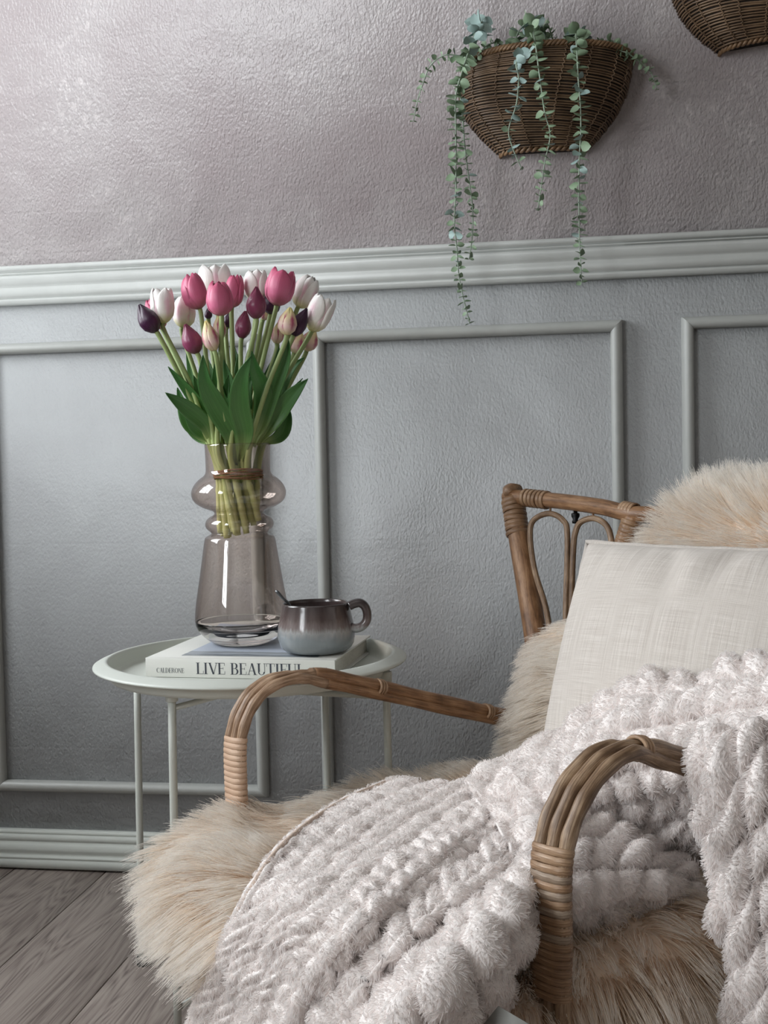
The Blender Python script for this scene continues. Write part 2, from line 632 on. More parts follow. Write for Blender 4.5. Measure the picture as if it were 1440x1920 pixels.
M['pink'] = petal_mat('pink petal', srgb(190, 110, 130), srgb(206, 108, 142), srgb(196, 88, 122))
M['white'] = petal_mat('white petal', srgb(214, 208, 140), srgb(247, 243, 236), srgb(251, 248, 246), srgb(240, 206, 216))
M['cream'] = petal_mat('cream pink petal', srgb(206, 190, 140), srgb(228, 196, 190), srgb(232, 220, 150), srgb(176, 74, 110))
M['plum'] = petal_mat('plum petal', srgb(110, 56, 74), srgb(134, 60, 92), srgb(120, 48, 76), rough=0.3)
M['purple'] = petal_mat('dark purple petal', srgb(58, 22, 48), srgb(64, 26, 60), srgb(48, 18, 44), rough=0.35)


def leaf_mat(name, c0, c1, c2, rough=0.4):
    m, nt, b = new_mat(name)
    L = nt.links.new
    uv = nt.nodes.new('ShaderNodeUVMap')
    sp = nt.nodes.new('ShaderNodeSeparateXYZ')
    L(uv.outputs[0], sp.inputs[0])
    r = ramp(nt, sp.outputs['Y'], [(0.0, c0), (0.3, c1), (1.0, c2)])
    mp = nt.nodes.new('ShaderNodeMapping')
    mp.inputs['Scale'].default_value = (18, 0.8, 1)
    L(uv.outputs[0], mp.inputs['Vector'])
    n = N(nt, 'ShaderNodeTexNoise', Scale=1.0, Detail=2.0)
    L(mp.outputs[0], n.inputs['Vector'])
    hs = nt.nodes.new('ShaderNodeHueSaturation')
    mr = N(nt, 'ShaderNodeMapRange')
    mr.inputs['To Min'].default_value = 0.65
    mr.inputs['To Max'].default_value = 1.35
    L(n.outputs['Fac'], mr.inputs['Value'])
    L(mr.outputs[0], hs.inputs['Value'])
    L(r.outputs[0], hs.inputs['Color'])
    L(hs.outputs[0], b.inputs['Base Color'])
    b.inputs['Roughness'].default_value = rough
    bp = N(nt, 'ShaderNodeBump', Strength=0.4, Distance=0.001)
    L(n.outputs['Fac'], bp.inputs['Height'])
    L(bp.outputs[0], b.inputs['Normal'])
    return m


M['tulip_leaf'] = leaf_mat('tulip leaf green', srgb(168, 186, 118), srgb(78, 122, 60), srgb(58, 108, 54))
m_, nt_s, b_s = new_mat('tulip stem')
uv_s = nt_s.nodes.new('ShaderNodeUVMap')
sp_s = nt_s.nodes.new('ShaderNodeSeparateXYZ')
nt_s.links.new(uv_s.outputs[0], sp_s.inputs[0])
r_s = ramp(nt_s, sp_s.outputs['X'], [(0.08, srgb(144, 162, 104)), (0.20, srgb(176, 190, 122)), (0.28, srgb(206, 212, 150))])
nt_s.links.new(r_s.outputs[0], b_s.inputs['Base Color'])
b_s.inputs['Roughness'].default_value = 0.5
M['stem'] = m_
M['eu_green'] = simple('eucalyptus green leaf', srgb(134, 156, 128), 0.55, nscale=50, namt=0.16)
M['eu_blue'] = simple('eucalyptus grey blue leaf', srgb(154, 176, 172), 0.5, nscale=50, namt=0.14)
M['eu_dark'] = simple('eucalyptus dark leaf', srgb(98, 122, 92), 0.6, nscale=50, namt=0.16)
M['eu_stem'] = simple('eucalyptus stem', srgb(150, 165, 148), 0.6, nscale=50, namt=0.1)


def thin_glass():
    m, nt, b = new_mat('smoky rose glass')
    nt.nodes.remove(b)
    L = nt.links.new
    lw = nt.nodes.new('ShaderNodeLayerWeight')
    lw.inputs['Blend'].default_value = 0.5
    r = ramp(nt, lw.outputs['Facing'], [(0.0, (0.90, 0.83, 0.79)), (0.5, (0.84, 0.765, 0.725)), (0.85, (0.55, 0.48, 0.45)), (1.0, (0.25, 0.22, 0.215))])
    tr = nt.nodes.new('ShaderNodeBsdfTransparent')
    L(r.outputs[0], tr.inputs['Color'])
    gl = nt.nodes.new('ShaderNodeBsdfAnisotropic')
    gl.inputs['Roughness'].default_value = 0.0
    gl.inputs['Color'].default_value = (1, 1, 1, 1)
    pw = N(nt, 'ShaderNodeMath', operation='POWER')
    L(lw.outputs['Facing'], pw.inputs[0])
    pw.inputs[1].default_value = 5.0
    fr = N(nt, 'ShaderNodeMath', operation='MULTIPLY_ADD')
    L(pw.outputs[0], fr.inputs[0])
    fr.inputs[1].default_value = 0.55
    fr.inputs[2].default_value = 0.085
    mx = nt.nodes.new('ShaderNodeMixShader')
    L(fr.outputs[0], mx.inputs[0])
    L(tr.outputs[0], mx.inputs[1])
    L(gl.outputs[0], mx.inputs[2])
    L(mx.outputs[0], nt.nodes['Material Output'].inputs['Surface'])
    return m


M['glass'] = thin_glass()
mg, ntg, bg = new_mat('thick smoky glass')
bg.inputs['Base Color'].default_value = (0.93, 0.89, 0.88, 1)
bg.inputs['Roughness'].default_value = 0.0
bg.inputs['Transmission Weight'].default_value = 1.0
bg.inputs['IOR'].default_value = 1.5
M['thick_glass'] = mg


def mug_mat(zmid):
    m, nt, b = new_mat('reactive stoneware glaze')
    L = nt.links.new
    geo = nt.nodes.new('ShaderNodeNewGeometry')
    sp = nt.nodes.new('ShaderNodeSeparateXYZ')
    L(geo.outputs['Position'], sp.inputs[0])
    mp = nt.nodes.new('ShaderNodeMapping')
    mp.inputs['Scale'].default_value = (1, 1, 0.18)
    L(geo.outputs['Position'], mp.inputs['Vector'])
    n = N(nt, 'ShaderNodeTexNoise', Scale=260.0, Detail=4.0)
    L(mp.outputs[0], n.inputs['Vector'])
    a = N(nt, 'ShaderNodeMath', operation='MULTIPLY_ADD')
    L(n.outputs['Fac'], a.inputs[0])
    a.inputs[1].default_value = 0.016
    L(sp.outputs['Z'], a.inputs[2])
    mr = N(nt, 'ShaderNodeMapRange')
    mr.inputs['From Min'].default_value = zmid - 0.035
    mr.inputs['From Max'].default_value = zmid + 0.045
    L(a.outputs[0], mr.inputs['Value'])
    r = ramp(nt, mr.outputs[0], [(0.0, srgb(112, 118, 122)), (0.40, srgb(136, 142, 146)), (0.52, srgb(160, 160, 160)), (0.60, srgb(120, 108, 106)), (0.75, srgb(84, 70, 68)), (1.0, srgb(58, 50, 50))])
    sk = N(nt, 'ShaderNodeTexNoise', Scale=700.0, Detail=2.0)
    rs = ramp(nt, sk.outputs['Fac'], [(0.3, (0.65, 0.65, 0.65)), (0.6, (1.05, 1.05, 1.05))])
    mx = N(nt, 'ShaderNodeMix', data_type='RGBA', blend_type='MULTIPLY')
    mx.inputs['Factor'].default_value = 0.7
    L(r.outputs[0], mx.inputs[6])
    L(rs.outputs[0], mx.inputs[7])
    L(mx.outputs[2], b.inputs['Base Color'])
    b.inputs['Roughness'].default_value = 0.22
    b.inputs['Coat Weight'].default_value = 0.5
    b.inputs['Coat Roughness'].default_value = 0.08
    return m


# ================================================================== THE ROOM
def structure(o):
    o['kind'] = 'structure'
    return o


RAIL_T = on_wall(720, (505 + 432.2) / 2)[2]
RAIL_B = on_wall(720, (574.4 + 511) / 2)[2]
wb = thing('wall_back', 'x', 'x')
del wb['label'], wb['category']
structure(wb)
mb = MB().box((ROOM_L, 0, RAIL_T - 0.03), (ROOM_R, 0.12, ROOM_T))
mb.build('plaster', M['plaster_upper'], wb, smooth=False)
mb = MB().box((ROOM_L, 0, -0.02), (ROOM_R, 0.12, RAIL_T - 0.03))
mb.build('plaster', M['plaster_lower'], wb, smooth=False)

# left wall with two window openings, each with its frame, muntins
wl = MB()
ys = [ROOM_F, WINDOWS[1][0], WINDOWS[1][1], WINDOWS[0][0], WINDOWS[0][1], 0.12]
z0, z1 = WINDOWS[0][2], WINDOWS[0][3]
wl.box((ROOM_L - 0.12, ROOM_F, -0.02), (ROOM_L, 0.12, z0)).box((ROOM_L - 0.12, ROOM_F, z1), (ROOM_L, 0.12, ROOM_T))
for a, c in ((ys[0], ys[1]), (ys[2], ys[3]), (ys[4], ys[5])):
    wl.box((ROOM_L - 0.12, a, z0), (ROOM_L, c, z1))
structure(wl.build('wall_left', M['room'], smooth=False))
for k, (y0, y1, za, zb, _w) in enumerate(WINDOWS):
    w = thing('window_%d' % (k + 1), 'x', 'x', (ROOM_L - 0.06, (y0 + y1) / 2, za))
    del w['label'], w['category']
    structure(w)
    fb = MB()
    x0, x1 = ROOM_L - 0.09, ROOM_L - 0.03
    fb.box((x0, y0, za), (x1, y0 + 0.05, zb)).box((x0, y1 - 0.05, za), (x1, y1, zb)).box((x0, y0 + 0.05, za), (x1, y1 - 0.05, za + 0.05)).box((x0, y0 + 0.05, zb - 0.05), (x1, y1 - 0.05, zb))
    fb.build('window_frame', M['white_wood'], w, smooth=False)
    for s in (1, 2):
        yy = y0 + (y1 - y0) * s / 3
        MB().box((x0 + 0.015, yy - 0.014, za + 0.05), (x1 - 0.015, yy + 0.014, zb - 0.05)).build('muntin', M['white_wood'], w, smooth=False)
    for s in (1, 2):
        zz = za + (zb - za) * s / 3
        MB().box((x0 + 0.018, y0 + 0.05, zz - 0.012), (x1 - 0.018, y1 - 0.05, zz + 0.012)).build('muntin', M['white_wood'], w, smooth=False)
structure(MB().box((ROOM_R, ROOM_F, -0.02), (ROOM_R + 0.1, 0.12, ROOM_T)).build('wall_right', M['room'], smooth=False))
structure(MB().box((ROOM_L - 0.12, ROOM_F - 0.1, -0.02), (ROOM_R + 0.1, ROOM_F, ROOM_T)).build('wall_front', M['room'], smooth=False))
structure(MB().box((ROOM_L - 0.12, ROOM_F - 0.1, ROOM_T), (ROOM_R + 0.1, 0.12, ROOM_T + 0.1)).build('ceiling', M['room'], smooth=False))

# floor of single planks
fl = thing('floor', 'x', 'x')
del fl['label'], fl['category']
structure(fl)
MB().box((ROOM_L, ROOM_F, -0.03), (ROOM_R, 0.0, -0.006)).build('subfloor', M['dark_liner'], fl, smooth=False)
j1 = on_z(60, 1759, 0)[0]
j2 = on_z(205, 1833, 0)[0]
PW = abs(j2 - j1)
x = j1 - PW * math.ceil((j1 - ROOM_L) / PW)
k = 0
g = 0.0007
while x < ROOM_R:
    a, c = max(x, ROOM_L), min(x + PW, ROOM_R)
    if c - a > 0.02:
        brk = [ROOM_F, ROOM_F + 0.7 + (k * 0.83) % 1.5, ROOM_F + 2.1 + (k * 0.57) % 0.6, 0.0]
        for y0, y1 in zip(brk[:-1], brk[1:]):
            e = 0.0012
            v = [(a + g, y0 + g, -0.006), (c - g, y0 + g, -0.006), (c - g, y1 - g, -0.006), (a + g, y1 - g, -0.006),
                 (a + g, y0 + g, -e), (c - g, y0 + g, -e), (c - g, y1 - g, -e), (a + g, y1 - g, -e),
                 (a + g + e, y0 + g + e, 0), (c - g - e, y0 + g + e, 0), (c - g - e, y1 - g - e, 0), (a + g + e, y1 - g - e, 0)]
            f = [(0, 3, 2, 1), (8, 9, 10, 11)] + [(i, (i + 1) % 4, 4 + (i + 1) % 4, 4 + i) for i in range(4)] + [(4 + i, 4 + (i + 1) % 4, 8 + (i + 1) % 4, 8 + i) for i in range(4)]
            MB().add(v, f).build('plank', M['floor'], fl, smooth=False)
    x += PW
    k += 1


def extrude_x(prof, x0, x1, cut0=0.0, cut1=0.0):
    """profile [(out, z)] extruded along the wall"""
    n = len(prof)
    v = [(x0, -o, z) for o, z in prof] + [(x1, -o, z) for o, z in prof]
    f = [(i, i + 1, n + i + 1, n + i) for i in range(n - 1)]
    f += [tuple(range(n)), tuple(range(2 * n - 1, n - 1, -1))]
    return MB().add(v, f)


def arc(cx, cz, r, a0, a1, n=7):
    return [(cx + r * math.cos(math.radians(a0 + (a1 - a0) * i / (n - 1))), cz + r * math.sin(math.radians(a0 + (a1 - a0) * i / (n - 1)))) for i in range(n)]


T, B_ = RAIL_T, RAIL_B
H = T - B_
zz = lambda s: B_ + H * s           # s = 0 at the bottom, 1 at the top
prof = [(0, zz(0)), (0.010, zz(0.0)), (0.013, zz(0.03)), (0.016, zz(0.09)), (0.016, zz(0.14)), (0.0125, zz(0.15)), (0.0125, zz(0.165)),
        (0.017, zz(0.18)), (0.0185, zz(0.30)), (0.0185, zz(0.38)), (0.0165, zz(0.43)), (0.0165, zz(0.46)), (0.020, zz(0.50)), (0.023, zz(0.58)), (0.0245, zz(0.66)), (0.0245, zz(0.74)),
        (0.018, zz(0.75)), (0.018, zz(0.775)), (0.0255, zz(0.785)), (0.0255, zz(0.81)), (0.0185, zz(0.82)), (0.0185, zz(0.845)), (0.027, zz(0.855)), (0.029, zz(0.97)), (0.027, zz(1.0)), (0, zz(1.0))]
o = extrude_x(prof, ROOM_L, ROOM_R).build('trim_1', M['trim'], smooth=False)
structure(o)
fixn(o)
# baseboard
BT = on_wall(0, 1551.4)[2]
bz = lambda s: BT * s
prof = [(0, 0.004), (0.016, 0.004), (0.016, bz(0.25)), (0.0145, bz(0.27)), (0.0145, bz(0.29)), (0.0158, bz(0.30)), (0.0158, bz(0.34)), (0.0125, bz(0.36)),
        (0.0120, bz(0.42)), (0.0155, bz(0.50)), (0.0160, bz(0.58)), (0.0140, bz(0.66)), (0.0110, bz(0.70)), (0.0110, bz(0.74)), (0.0125, bz(0.75)), (0.0125, bz(0.88)),
        (0.0095, bz(0.89)), (0.0095, bz(0.91)), (0.0105, bz(0.92)), (0.0095, bz(0.98)), (0.006, bz(1.0)), (0, bz(1.0))]
o = extrude_x(prof, ROOM_L, ROOM_R).build('baseboard_back', M['base'], smooth=False)
structure(o)
fixn(o)
# the three picture-frame mouldings
ztop = on_wall(600, (664.5 + (610.5 - 664.5) * 600 / 1440) - 20)[2]
zbot = on_wall(120, 1483.0)[2]
mw = 0.0205


def moulding(p0, p1, inward, name_parent, rnd):
    """half-round batten from p0 to p1 (outer edge, x/z), mitred 45 degrees, lying on the wall"""
    d = np.array(p1, float) - np.array(p0, float)
    L_ = np.linalg.norm(d)
    d /= L_
    n_ = np.array(inward, float)
    pr = [(0.0, 0.0), (0.0003, 0.009), (0.0022, 0.0136), (0.0058, 0.0168), (0.0100, 0.0180), (0.0144, 0.0170), (0.0180, 0.0140), (0.0202, 0.009), (0.0205, 0.0)]
    v = []
    for q, out in pr:
        a = np.array(p0) + n_ * q + d * (q + rnd)
        c = np.array(p1) + n_ * q - d * (q + rnd)
        v.append(((a[0], -out, a[1]), (c[0], -out, c[1])))
    n = len(v)
    vv = [a for a, c in v] + [c for a, c in v]
    f = [(i, i + 1, n + i + 1, n + i) for i in range(n - 1)]
    va = np.array(vv)
    k4 = f[n // 2]
    if np.cross(va[k4[2]] - va[k4[0]], va[k4[3]] - va[k4[1]])[1] > 0:
        f = [q[::-1] for q in f]
    mb_ = MB().add(vv, f)
    # the mitred ends have vertices of their own so that the long faces shade cleanly
    mb_.add(vv[:n], [tuple(range(n))]).add(vv[n:], [tuple(range(n - 1, -1, -1))])
    return mb_.build('moulding', M['trim'], name_parent)


xa = on_wall(0, 1060)[0] + 0.000
xL1 = on_wall(503, 1400)[0]
xM0, xM1 = on_wall(595.7, 1000)[0], on_wall(1167, 640)[0]
xR0 = on_wall(1277.5, 660)[0]
for k, (x0, x1) in enumerate(((xa - mw - 0.0, xL1), (xM0, xM1), (xR0, xR0 + (xM1 - xM0)))):
    t = thing('trim_%d' % (k + 2), 'x', 'x', (x0, 0, zbot))
    del t['label'], t['category']
    structure(t)
    moulding((x0, ztop), (x1, ztop), (0, -1), t, 0.0002)
    moulding((x0, zbot), (x1, zbot), (0, 1), t, 0.0002)
    moulding((x0, zbot), (x0, ztop), (1, 0), t, 0.0002)
    moulding((x1, zbot), (x1, ztop), (-1, 0), t, 0.0002)


# ================================================================== SIDE TABLE AND WHAT STANDS ON IT
FH = np.array([_F[0], _F[1], 0.0])
FH /= np.linalg.norm(FH)                       # horizontal viewing direction
RH = np.array([_R0[0], _R0[1], 0.0])


def zat(px, py, c):
    """height of the point seen at the pixel in the upright plane through c that faces the camera"""
    return on_plane(px, py, c, FH)[2]


TC = P(472, 1226, 1.665)
RIM_Z = TC[2]
tab = thing('side_table', 'round pale sage metal tray side table beside the rattan armchair', 'table', (TC[0], TC[1], 0))
TR = 290.5 * 1.665 / FPX
FLOOR_Z = RIM_Z - 0.021
prof = [(0.0, FLOOR_Z), (TR * 0.5, FLOOR_Z), (TR * 0.84, FLOOR_Z), (TR * 0.87, FLOOR_Z + 0.001), (TR * 0.885, FLOOR_Z + 0.005), (TR * 0.898, RIM_Z - 0.004), (TR * 0.905, RIM_Z), (TR * 0.915, RIM_Z + 0.0012),
        (TR * 0.93, RIM_Z + 0.0008), (TR * 0.985, RIM_Z - 0.0045), (TR * 0.998, RIM_Z - 0.0062), (TR, RIM_Z - 0.0078), (TR * 0.996, RIM_Z - 0.0092), (TR * 0.985, RIM_Z - 0.0088), (TR * 0.93, RIM_Z - 0.006),
        (TR * 0.915, RIM_Z - 0.010), (TR * 0.905, FLOOR_Z + 0.001), (TR * 0.89, FLOOR_Z - 0.004), (TR * 0.87, FLOOR_Z - 0.005), (0.0, FLOOR_Z - 0.005)]
fixn(MB().lathe(prof, (TC[0], TC[1]), 128).build('tray', M['tray'], tab))
leg_px = [(322, 1300, 1.512), (724, 1275, 1.60), (610, 1300, 1.80), (258, 1300, 1.745)]
LEG = []
LZ = FLOOR_Z - 0.003
for (px, py, d) in leg_px:
    p = P(px, py, d)
    LEG.append(np.array([p[0], p[1]]))
for i, q in enumerate(LEG):
    out = q - TC[:2]
    out = out / np.linalg.norm(out)
    foot = q + out * 0.004 - RH[:2] * 0.002
    path = even([(q[0], q[1], LZ), (foot[0], foot[1], 0.012)], 6)
    lo = MB().tube(path, 0.0054, 14).build('leg', M['tray'], tab)
    f_ = MB().tube([(foot[0], foot[1], 0.0), (foot[0], foot[1], 0.016)], 0.0078, 14).build('foot_cap', M['foot'], lo)
    f_['label'] = 'black plastic foot cap'
    if i < 2:
        MB().tube([(q[0], q[1], LZ - 0.012), (q[0], q[1], LZ - 0.011), (q[0], q[1], LZ + 0.0055), (q[0], q[1], LZ + 0.0065)], [0.0068, 0.0082, 0.0082, 0.007], 16).build('leg_socket', M['tray'], lo)
for z, r in ((FLOOR_Z - 0.024, 0.0042), (0.045, 0.0042)):
    for a, c in ((0, 2), (1, 3)):
        zz_ = z - (0.0085 if a else 0)
        MB().tube([(*LEG[a], zz_), (*LEG[c], zz_)], r, 10).build('cross_bar', M['tray'], tab)

# ---- book
BZ0, BZ1 = FLOOR_Z, FLOOR_Z + 0.0275
A = on_z(273, 1233, BZ1)
Bn = on_z(628, 1238, BZ1)
Dn = on_z(365, 1188, BZ1)
ux = Bn - A
BW = np.linalg.norm(ux)
ux /= BW
uy = np.array([-ux[1], ux[0], 0])
BD = np.dot(Dn - A, uy)
skew = 0.0
book = thing('book', 'large white hardback book lying flat on the tray under the vase and mug', 'book', tuple(A[:2]) + (BZ0,), math.atan2(ux[1], ux[0]))


def bk_(u, v, z):
    return A * np.array([1, 1, 0]) + ux * u + uy * v + np.array([0, 0, z])


def bbox_book(u0, u1, v0, v1, za, zb):
    v = [bk_(u, w, z) for z in (za, zb) for (u, w) in ((u0, v0), (u1, v0), (u1, v1), (u0, v1))]
    return MB().add(v, [(0, 3, 2, 1), (4, 5, 6, 7), (0, 1, 5, 4), (1, 2, 6, 5), (2, 3, 7, 6), (3, 0, 4, 7)])


def bevel(o, w, seg=2):
    m = o.modifiers.new('bevel', 'BEVEL')
    m.width = w
    m.segments = seg
    m.limit_method = 'ANGLE'
    return o


ct = 0.0026
bevel(bbox_book(0, BW, 0, BD, BZ1 - ct, BZ1).build('front_cover', M['cover'], book, smooth=False), 0.0006)
bevel(bbox_book(0, BW, 0, BD, BZ0 + 0.0004, BZ0 + ct).build('back_cover', M['cover'], book, smooth=False), 0.0006)
spine = bevel(bbox_book(0, BW, -0.0012, 0.0022, BZ0 + 0.0004, BZ1).build('spine', M['cover'], book, smooth=False), 0.0006)
pb = MB()
npg = 26
for i in range(npg):                        # the block of leaves, slightly uneven edges
    za = BZ0 + ct + (BZ1 - BZ0 - 2 * ct) * i / npg
    zb = BZ0 + ct + (BZ1 - BZ0 - 2 * ct) * (i + 0.8) / npg
    e = random.uniform(0, 0.0007)
    v = [bk_(u, w, z) for z in (za, zb) for (u, w) in ((0.004, 0.002), (BW - 0.005 - e, 0.002), (BW - 0.005 - e, BD - 0.004 - e), (0.004, BD - 0.004 - e))]
    pb.add(v, [(0, 3, 2, 1), (4, 5, 6, 7), (0, 1, 5, 4), (1, 2, 6, 5), (2, 3, 7, 6), (3, 0, 4, 7)])
pb.build('pages', M['paper'], book, smooth=False)
# picture printed on the front cover
m, nt, b = new_mat('cover picture print')
uvn = nt.nodes.new('ShaderNodeUVMap')
sp = nt.nodes.new('ShaderNodeSeparateXYZ')
nt.links.new(uvn.outputs[0], sp.inputs[0])
nz = N(nt, 'ShaderNodeTexNoise', Scale=5.0, Detail=5.0)
nt.links.new(uvn.outputs[0], nz.inputs['Vector'])
ma = N(nt, 'ShaderNodeMath', operation='MULTIPLY_ADD')
nt.links.new(nz.outputs['Fac'], ma.inputs[0])
ma.inputs[1].default_value = 0.16
nt.links.new(sp.outputs['Y'], ma.inputs[2])
rr = ramp(nt, ma.outputs[0], [(0.05, srgb(196, 200, 204)), (0.14, srgb(120, 128, 136)), (0.19, srgb(190, 196, 204)), (0.26, srgb(150, 156, 160)), (0.32, srgb(206, 214, 228)), (1.0, srgb(196, 208, 228))])
nt.links.new(rr.outputs[0], b.inputs['Base Color'])
b.inputs['Roughness'].default_value = 0.3
us = np.array([(0, 0), (1, 0), (1, 1), (0, 1)], float)
pv = [bk_(0.045 + u * (BW - 0.075), 0.02 + w * (BD - 0.05), BZ1 + 0.0003) for u, w in us]
MB().add(pv, [(0, 1, 2, 3)], us).build('cover_picture', m, book, smooth=False)


# lettering on the spine: a light roman with thick stems and hairline serifs
def glyph(ch):
    """list of polygons in a unit-high box, and the width"""
    T_, h = 0.135, 0.035
    R = []

    def bar(x, w=T_, y0=0, y1=1):
        R.append([(x, y0), (x + w, y0), (x + w, y1), (x, y1)])

    def ser(x0, x1, y):
        R.append([(x0, y), (x1, y), (x1, y + h), (x0, y + h)])

    def line(x0, y0, x1, y1, w):
        R.append([(x0, y0), (x0 + w, y0), (x1 + w, y1), (x1, y1)])

    def bow(cx, cy, rx, ry, a0, a1, wt, wn=h):
        n = 14
        po, pi_ = [], []
        for i in range(n + 1):
            a = math.radians(a0 + (a1 - a0) * i / n)
            c, s = math.cos(a), math.sin(a)
            po.append((cx + rx * c, cy + ry * s))
            pi_.append((cx + (rx - wt) * c, cy + (ry - wn) * s))
        for i in range(n):
            R.append([po[i], po[i + 1], pi_[i + 1], pi_[i]])
    if ch == 'L':
        bar(0.08); ser(0, 0.3, 1 - h); ser(0, 0.58, 0); line(0.55, 0, 0.57, 0.3, 0.03); return R, 0.62
    if ch == 'I':
        bar(0.08); ser(0, 0.3, 1 - h); ser(0, 0.3, 0); return R, 0.34
    if ch == 'V':
        line(0.06, 1, 0.36, 0, T_); line(0.66, 1, 0.42, 0, 0.04); ser(0, 0.28, 1 - h); ser(0.56, 0.78, 1 - h); return R, 0.76
    if ch == 'E':
        bar(0.08); ser(0, 0.56, 1 - h); ser(0, 0.58, 0); ser(0.2, 0.44, 0.5); line(0.55, 0, 0.57, 0.28, 0.03); line(0.53, 0.76, 0.53, 1, 0.03); line(0.43, 0.42, 0.43, 0.62, 0.025); return R, 0.64
    if ch == 'B':
        bar(0.08); ser(0, 0.36, 1 - h); ser(0, 0.38, 0); ser(0.2, 0.38, 0.5); bow(0.34, 0.755, 0.23, 0.245, -90, 90, T_); bow(0.36, 0.27, 0.27, 0.27, -90, 90, T_); return R, 0.68
    if ch == 'A':
        line(0.08, 0, 0.36, 1, 0.04); line(0.56, 0, 0.32, 1, T_); ser(0, 0.22, 0); ser(0.48, 0.78, 0); ser(0.16, 0.56, 0.32); return R, 0.78
    if ch == 'U':
        bar(0.08, T_, 0.28, 1); bar(0.58, 0.04, 0.28, 1); ser(0, 0.3, 1 - h); ser(0.5, 0.72, 1 - h)
        bow(0.35, 0.28, 0.27, 0.28, 180, 360, 0.10); return R, 0.74
    if ch == 'T':
        bar(0.26); ser(0, 0.66, 1 - h); ser(0.18, 0.48, 0); line(0.0, 0.74, 0.0, 1, 0.03); line(0.63, 0.74, 0.63, 1, 0.03); return R, 0.70
    if ch == 'F':
        bar(0.08); ser(0, 0.56, 1 - h); ser(0, 0.3, 0); ser(0.2, 0.44, 0.48); line(0.53, 0.74, 0.53, 1, 0.03); line(0.43, 0.40, 0.43, 0.60, 0.025); return R, 0.6
    if ch == 'C':
        bow(0.4, 0.5, 0.38, 0.5, 45, 315, T_); line(0.64, 0.7, 0.66, 1, 0.03); return R, 0.76
    if ch == 'D':
        bar(0.08); ser(0, 0.36, 1 - h); ser(0, 0.36, 0); bow(0.34, 0.5, 0.42, 0.5, -90, 90, T_); return R, 0.82
    if ch == 'R':
        bar(0.08); ser(0, 0.36, 1 - h); ser(0, 0.3, 0); ser(0.2, 0.38, 0.47); bow(0.34, 0.735, 0.25, 0.265, -90, 90, T_); line(0.60, 0, 0.36, 0.48, T_ * 0.9); return R, 0.78
    if ch == 'O':
        bow(0.42, 0.5, 0.41, 0.5, 0, 360, T_); return R, 0.88
    if ch == 'N':
        bar(0.08, 0.04); bar(0.62, 0.04); line(0.58, 0, 0.06, 1, T_ * 0.9); ser(0, 0.2, 0); ser(0.52, 0.78, 1 - h); return R, 0.8
    return R, 0.38


def lettering(text, u0, u1, z0, z1, nm):
    mb_ = MB()
    ws = [glyph(c)[1] for c in text]
    tot = sum(ws)
    k_ = (u1 - u0) / tot
    x_ = 0
    for c, w in zip(text, ws):
        for poly in glyph(c)[0]:
            v = [bk_(u0 + (x_ + px) * k_, -0.00145, z0 + py * (z1 - z0)) for px, py in poly]
            mb_.add(v, [tuple(range(len(v)))])
        x_ += w
    return mb_.build(nm, M['ink'], book, smooth=False)


def spine_uv(px, py):
    q = on_plane(px, py, A, uy)
    return float(np.dot(q - A, ux)), q[2]


u0, zt = spine_uv(368, 1243)
u1, _ = spine_uv(572, 1243)
zbm = BZ0 + 0.0058
lettering('LIVE BEAUTIFUL', u0, u1, zbm, zbm + 0.0160, 'title_lettering')
u2, _ = spine_uv(294, 1250)
u3, _ = spine_uv(346, 1250)
lettering('CALDERONE', u2, u3, zbm + 0.001, zbm + 0.0078, 'author_lettering')
lg = MB()
uc, zc = spine_uv(602, 1254)
an = np.linspace(0, 2 * PI, 18, endpoint=False)
lg.add([bk_(uc + 0.0042 * math.cos(a), -0.00145, BZ0 + 0.013 + 0.0042 * math.sin(a)) for a in an], [tuple(range(18))])
lg.add([bk_(uc + 0.0075, -0.00145, BZ0 + 0.012), bk_(uc + 0.0084, -0.00145, BZ0 + 0.012), bk_(uc + 0.0084, -0.00145, BZ0 + 0.0175), bk_(uc + 0.0075, -0.00145, BZ0 + 0.0175)], [(0, 1, 2, 3)])
lg.build('publisher_mark', M['ink'], book, smooth=False)

# ---- vase
VC = on_z(455, 1205, BZ1 + 0.0006)
VD = proj(VC)[2]
vase = thing('glass_vase', 'tall smoky rose glass vase with two ring bulges holding the tulips', 'vase', (VC[0], VC[1], BZ1))
vprof_px = [(833, 61), (850, 60.4), (870, 60), (884, 60.3), (891, 64), (897, 72), (905, 80), (914, 85.5), (924, 88), (935, 85.5), (943, 79), (950, 68), (954.5, 57), (957.5, 49), (961, 46), (964.5, 48), (969, 56), (975, 61.5), (983, 63.5), (990, 61), (995, 55.5), (998.5, 52.5), (1001, 55), (1005, 62), (1010, 65.4),
            (1030, 68.8), (1055, 72.6), (1080, 76.5), (1105, 80.6), (1130, 84.6), (1150, 86.6), (1163, 87.2)]
vbase_px = [(1163, 87.0), (1172, 85.6), (1182, 81.5), (1192, 74.5), (1201, 66), (1208, 57), (1212.5, 46)]


def vz(py):
    return zat(448 + (py - 833) * 0.0225, py, VC)


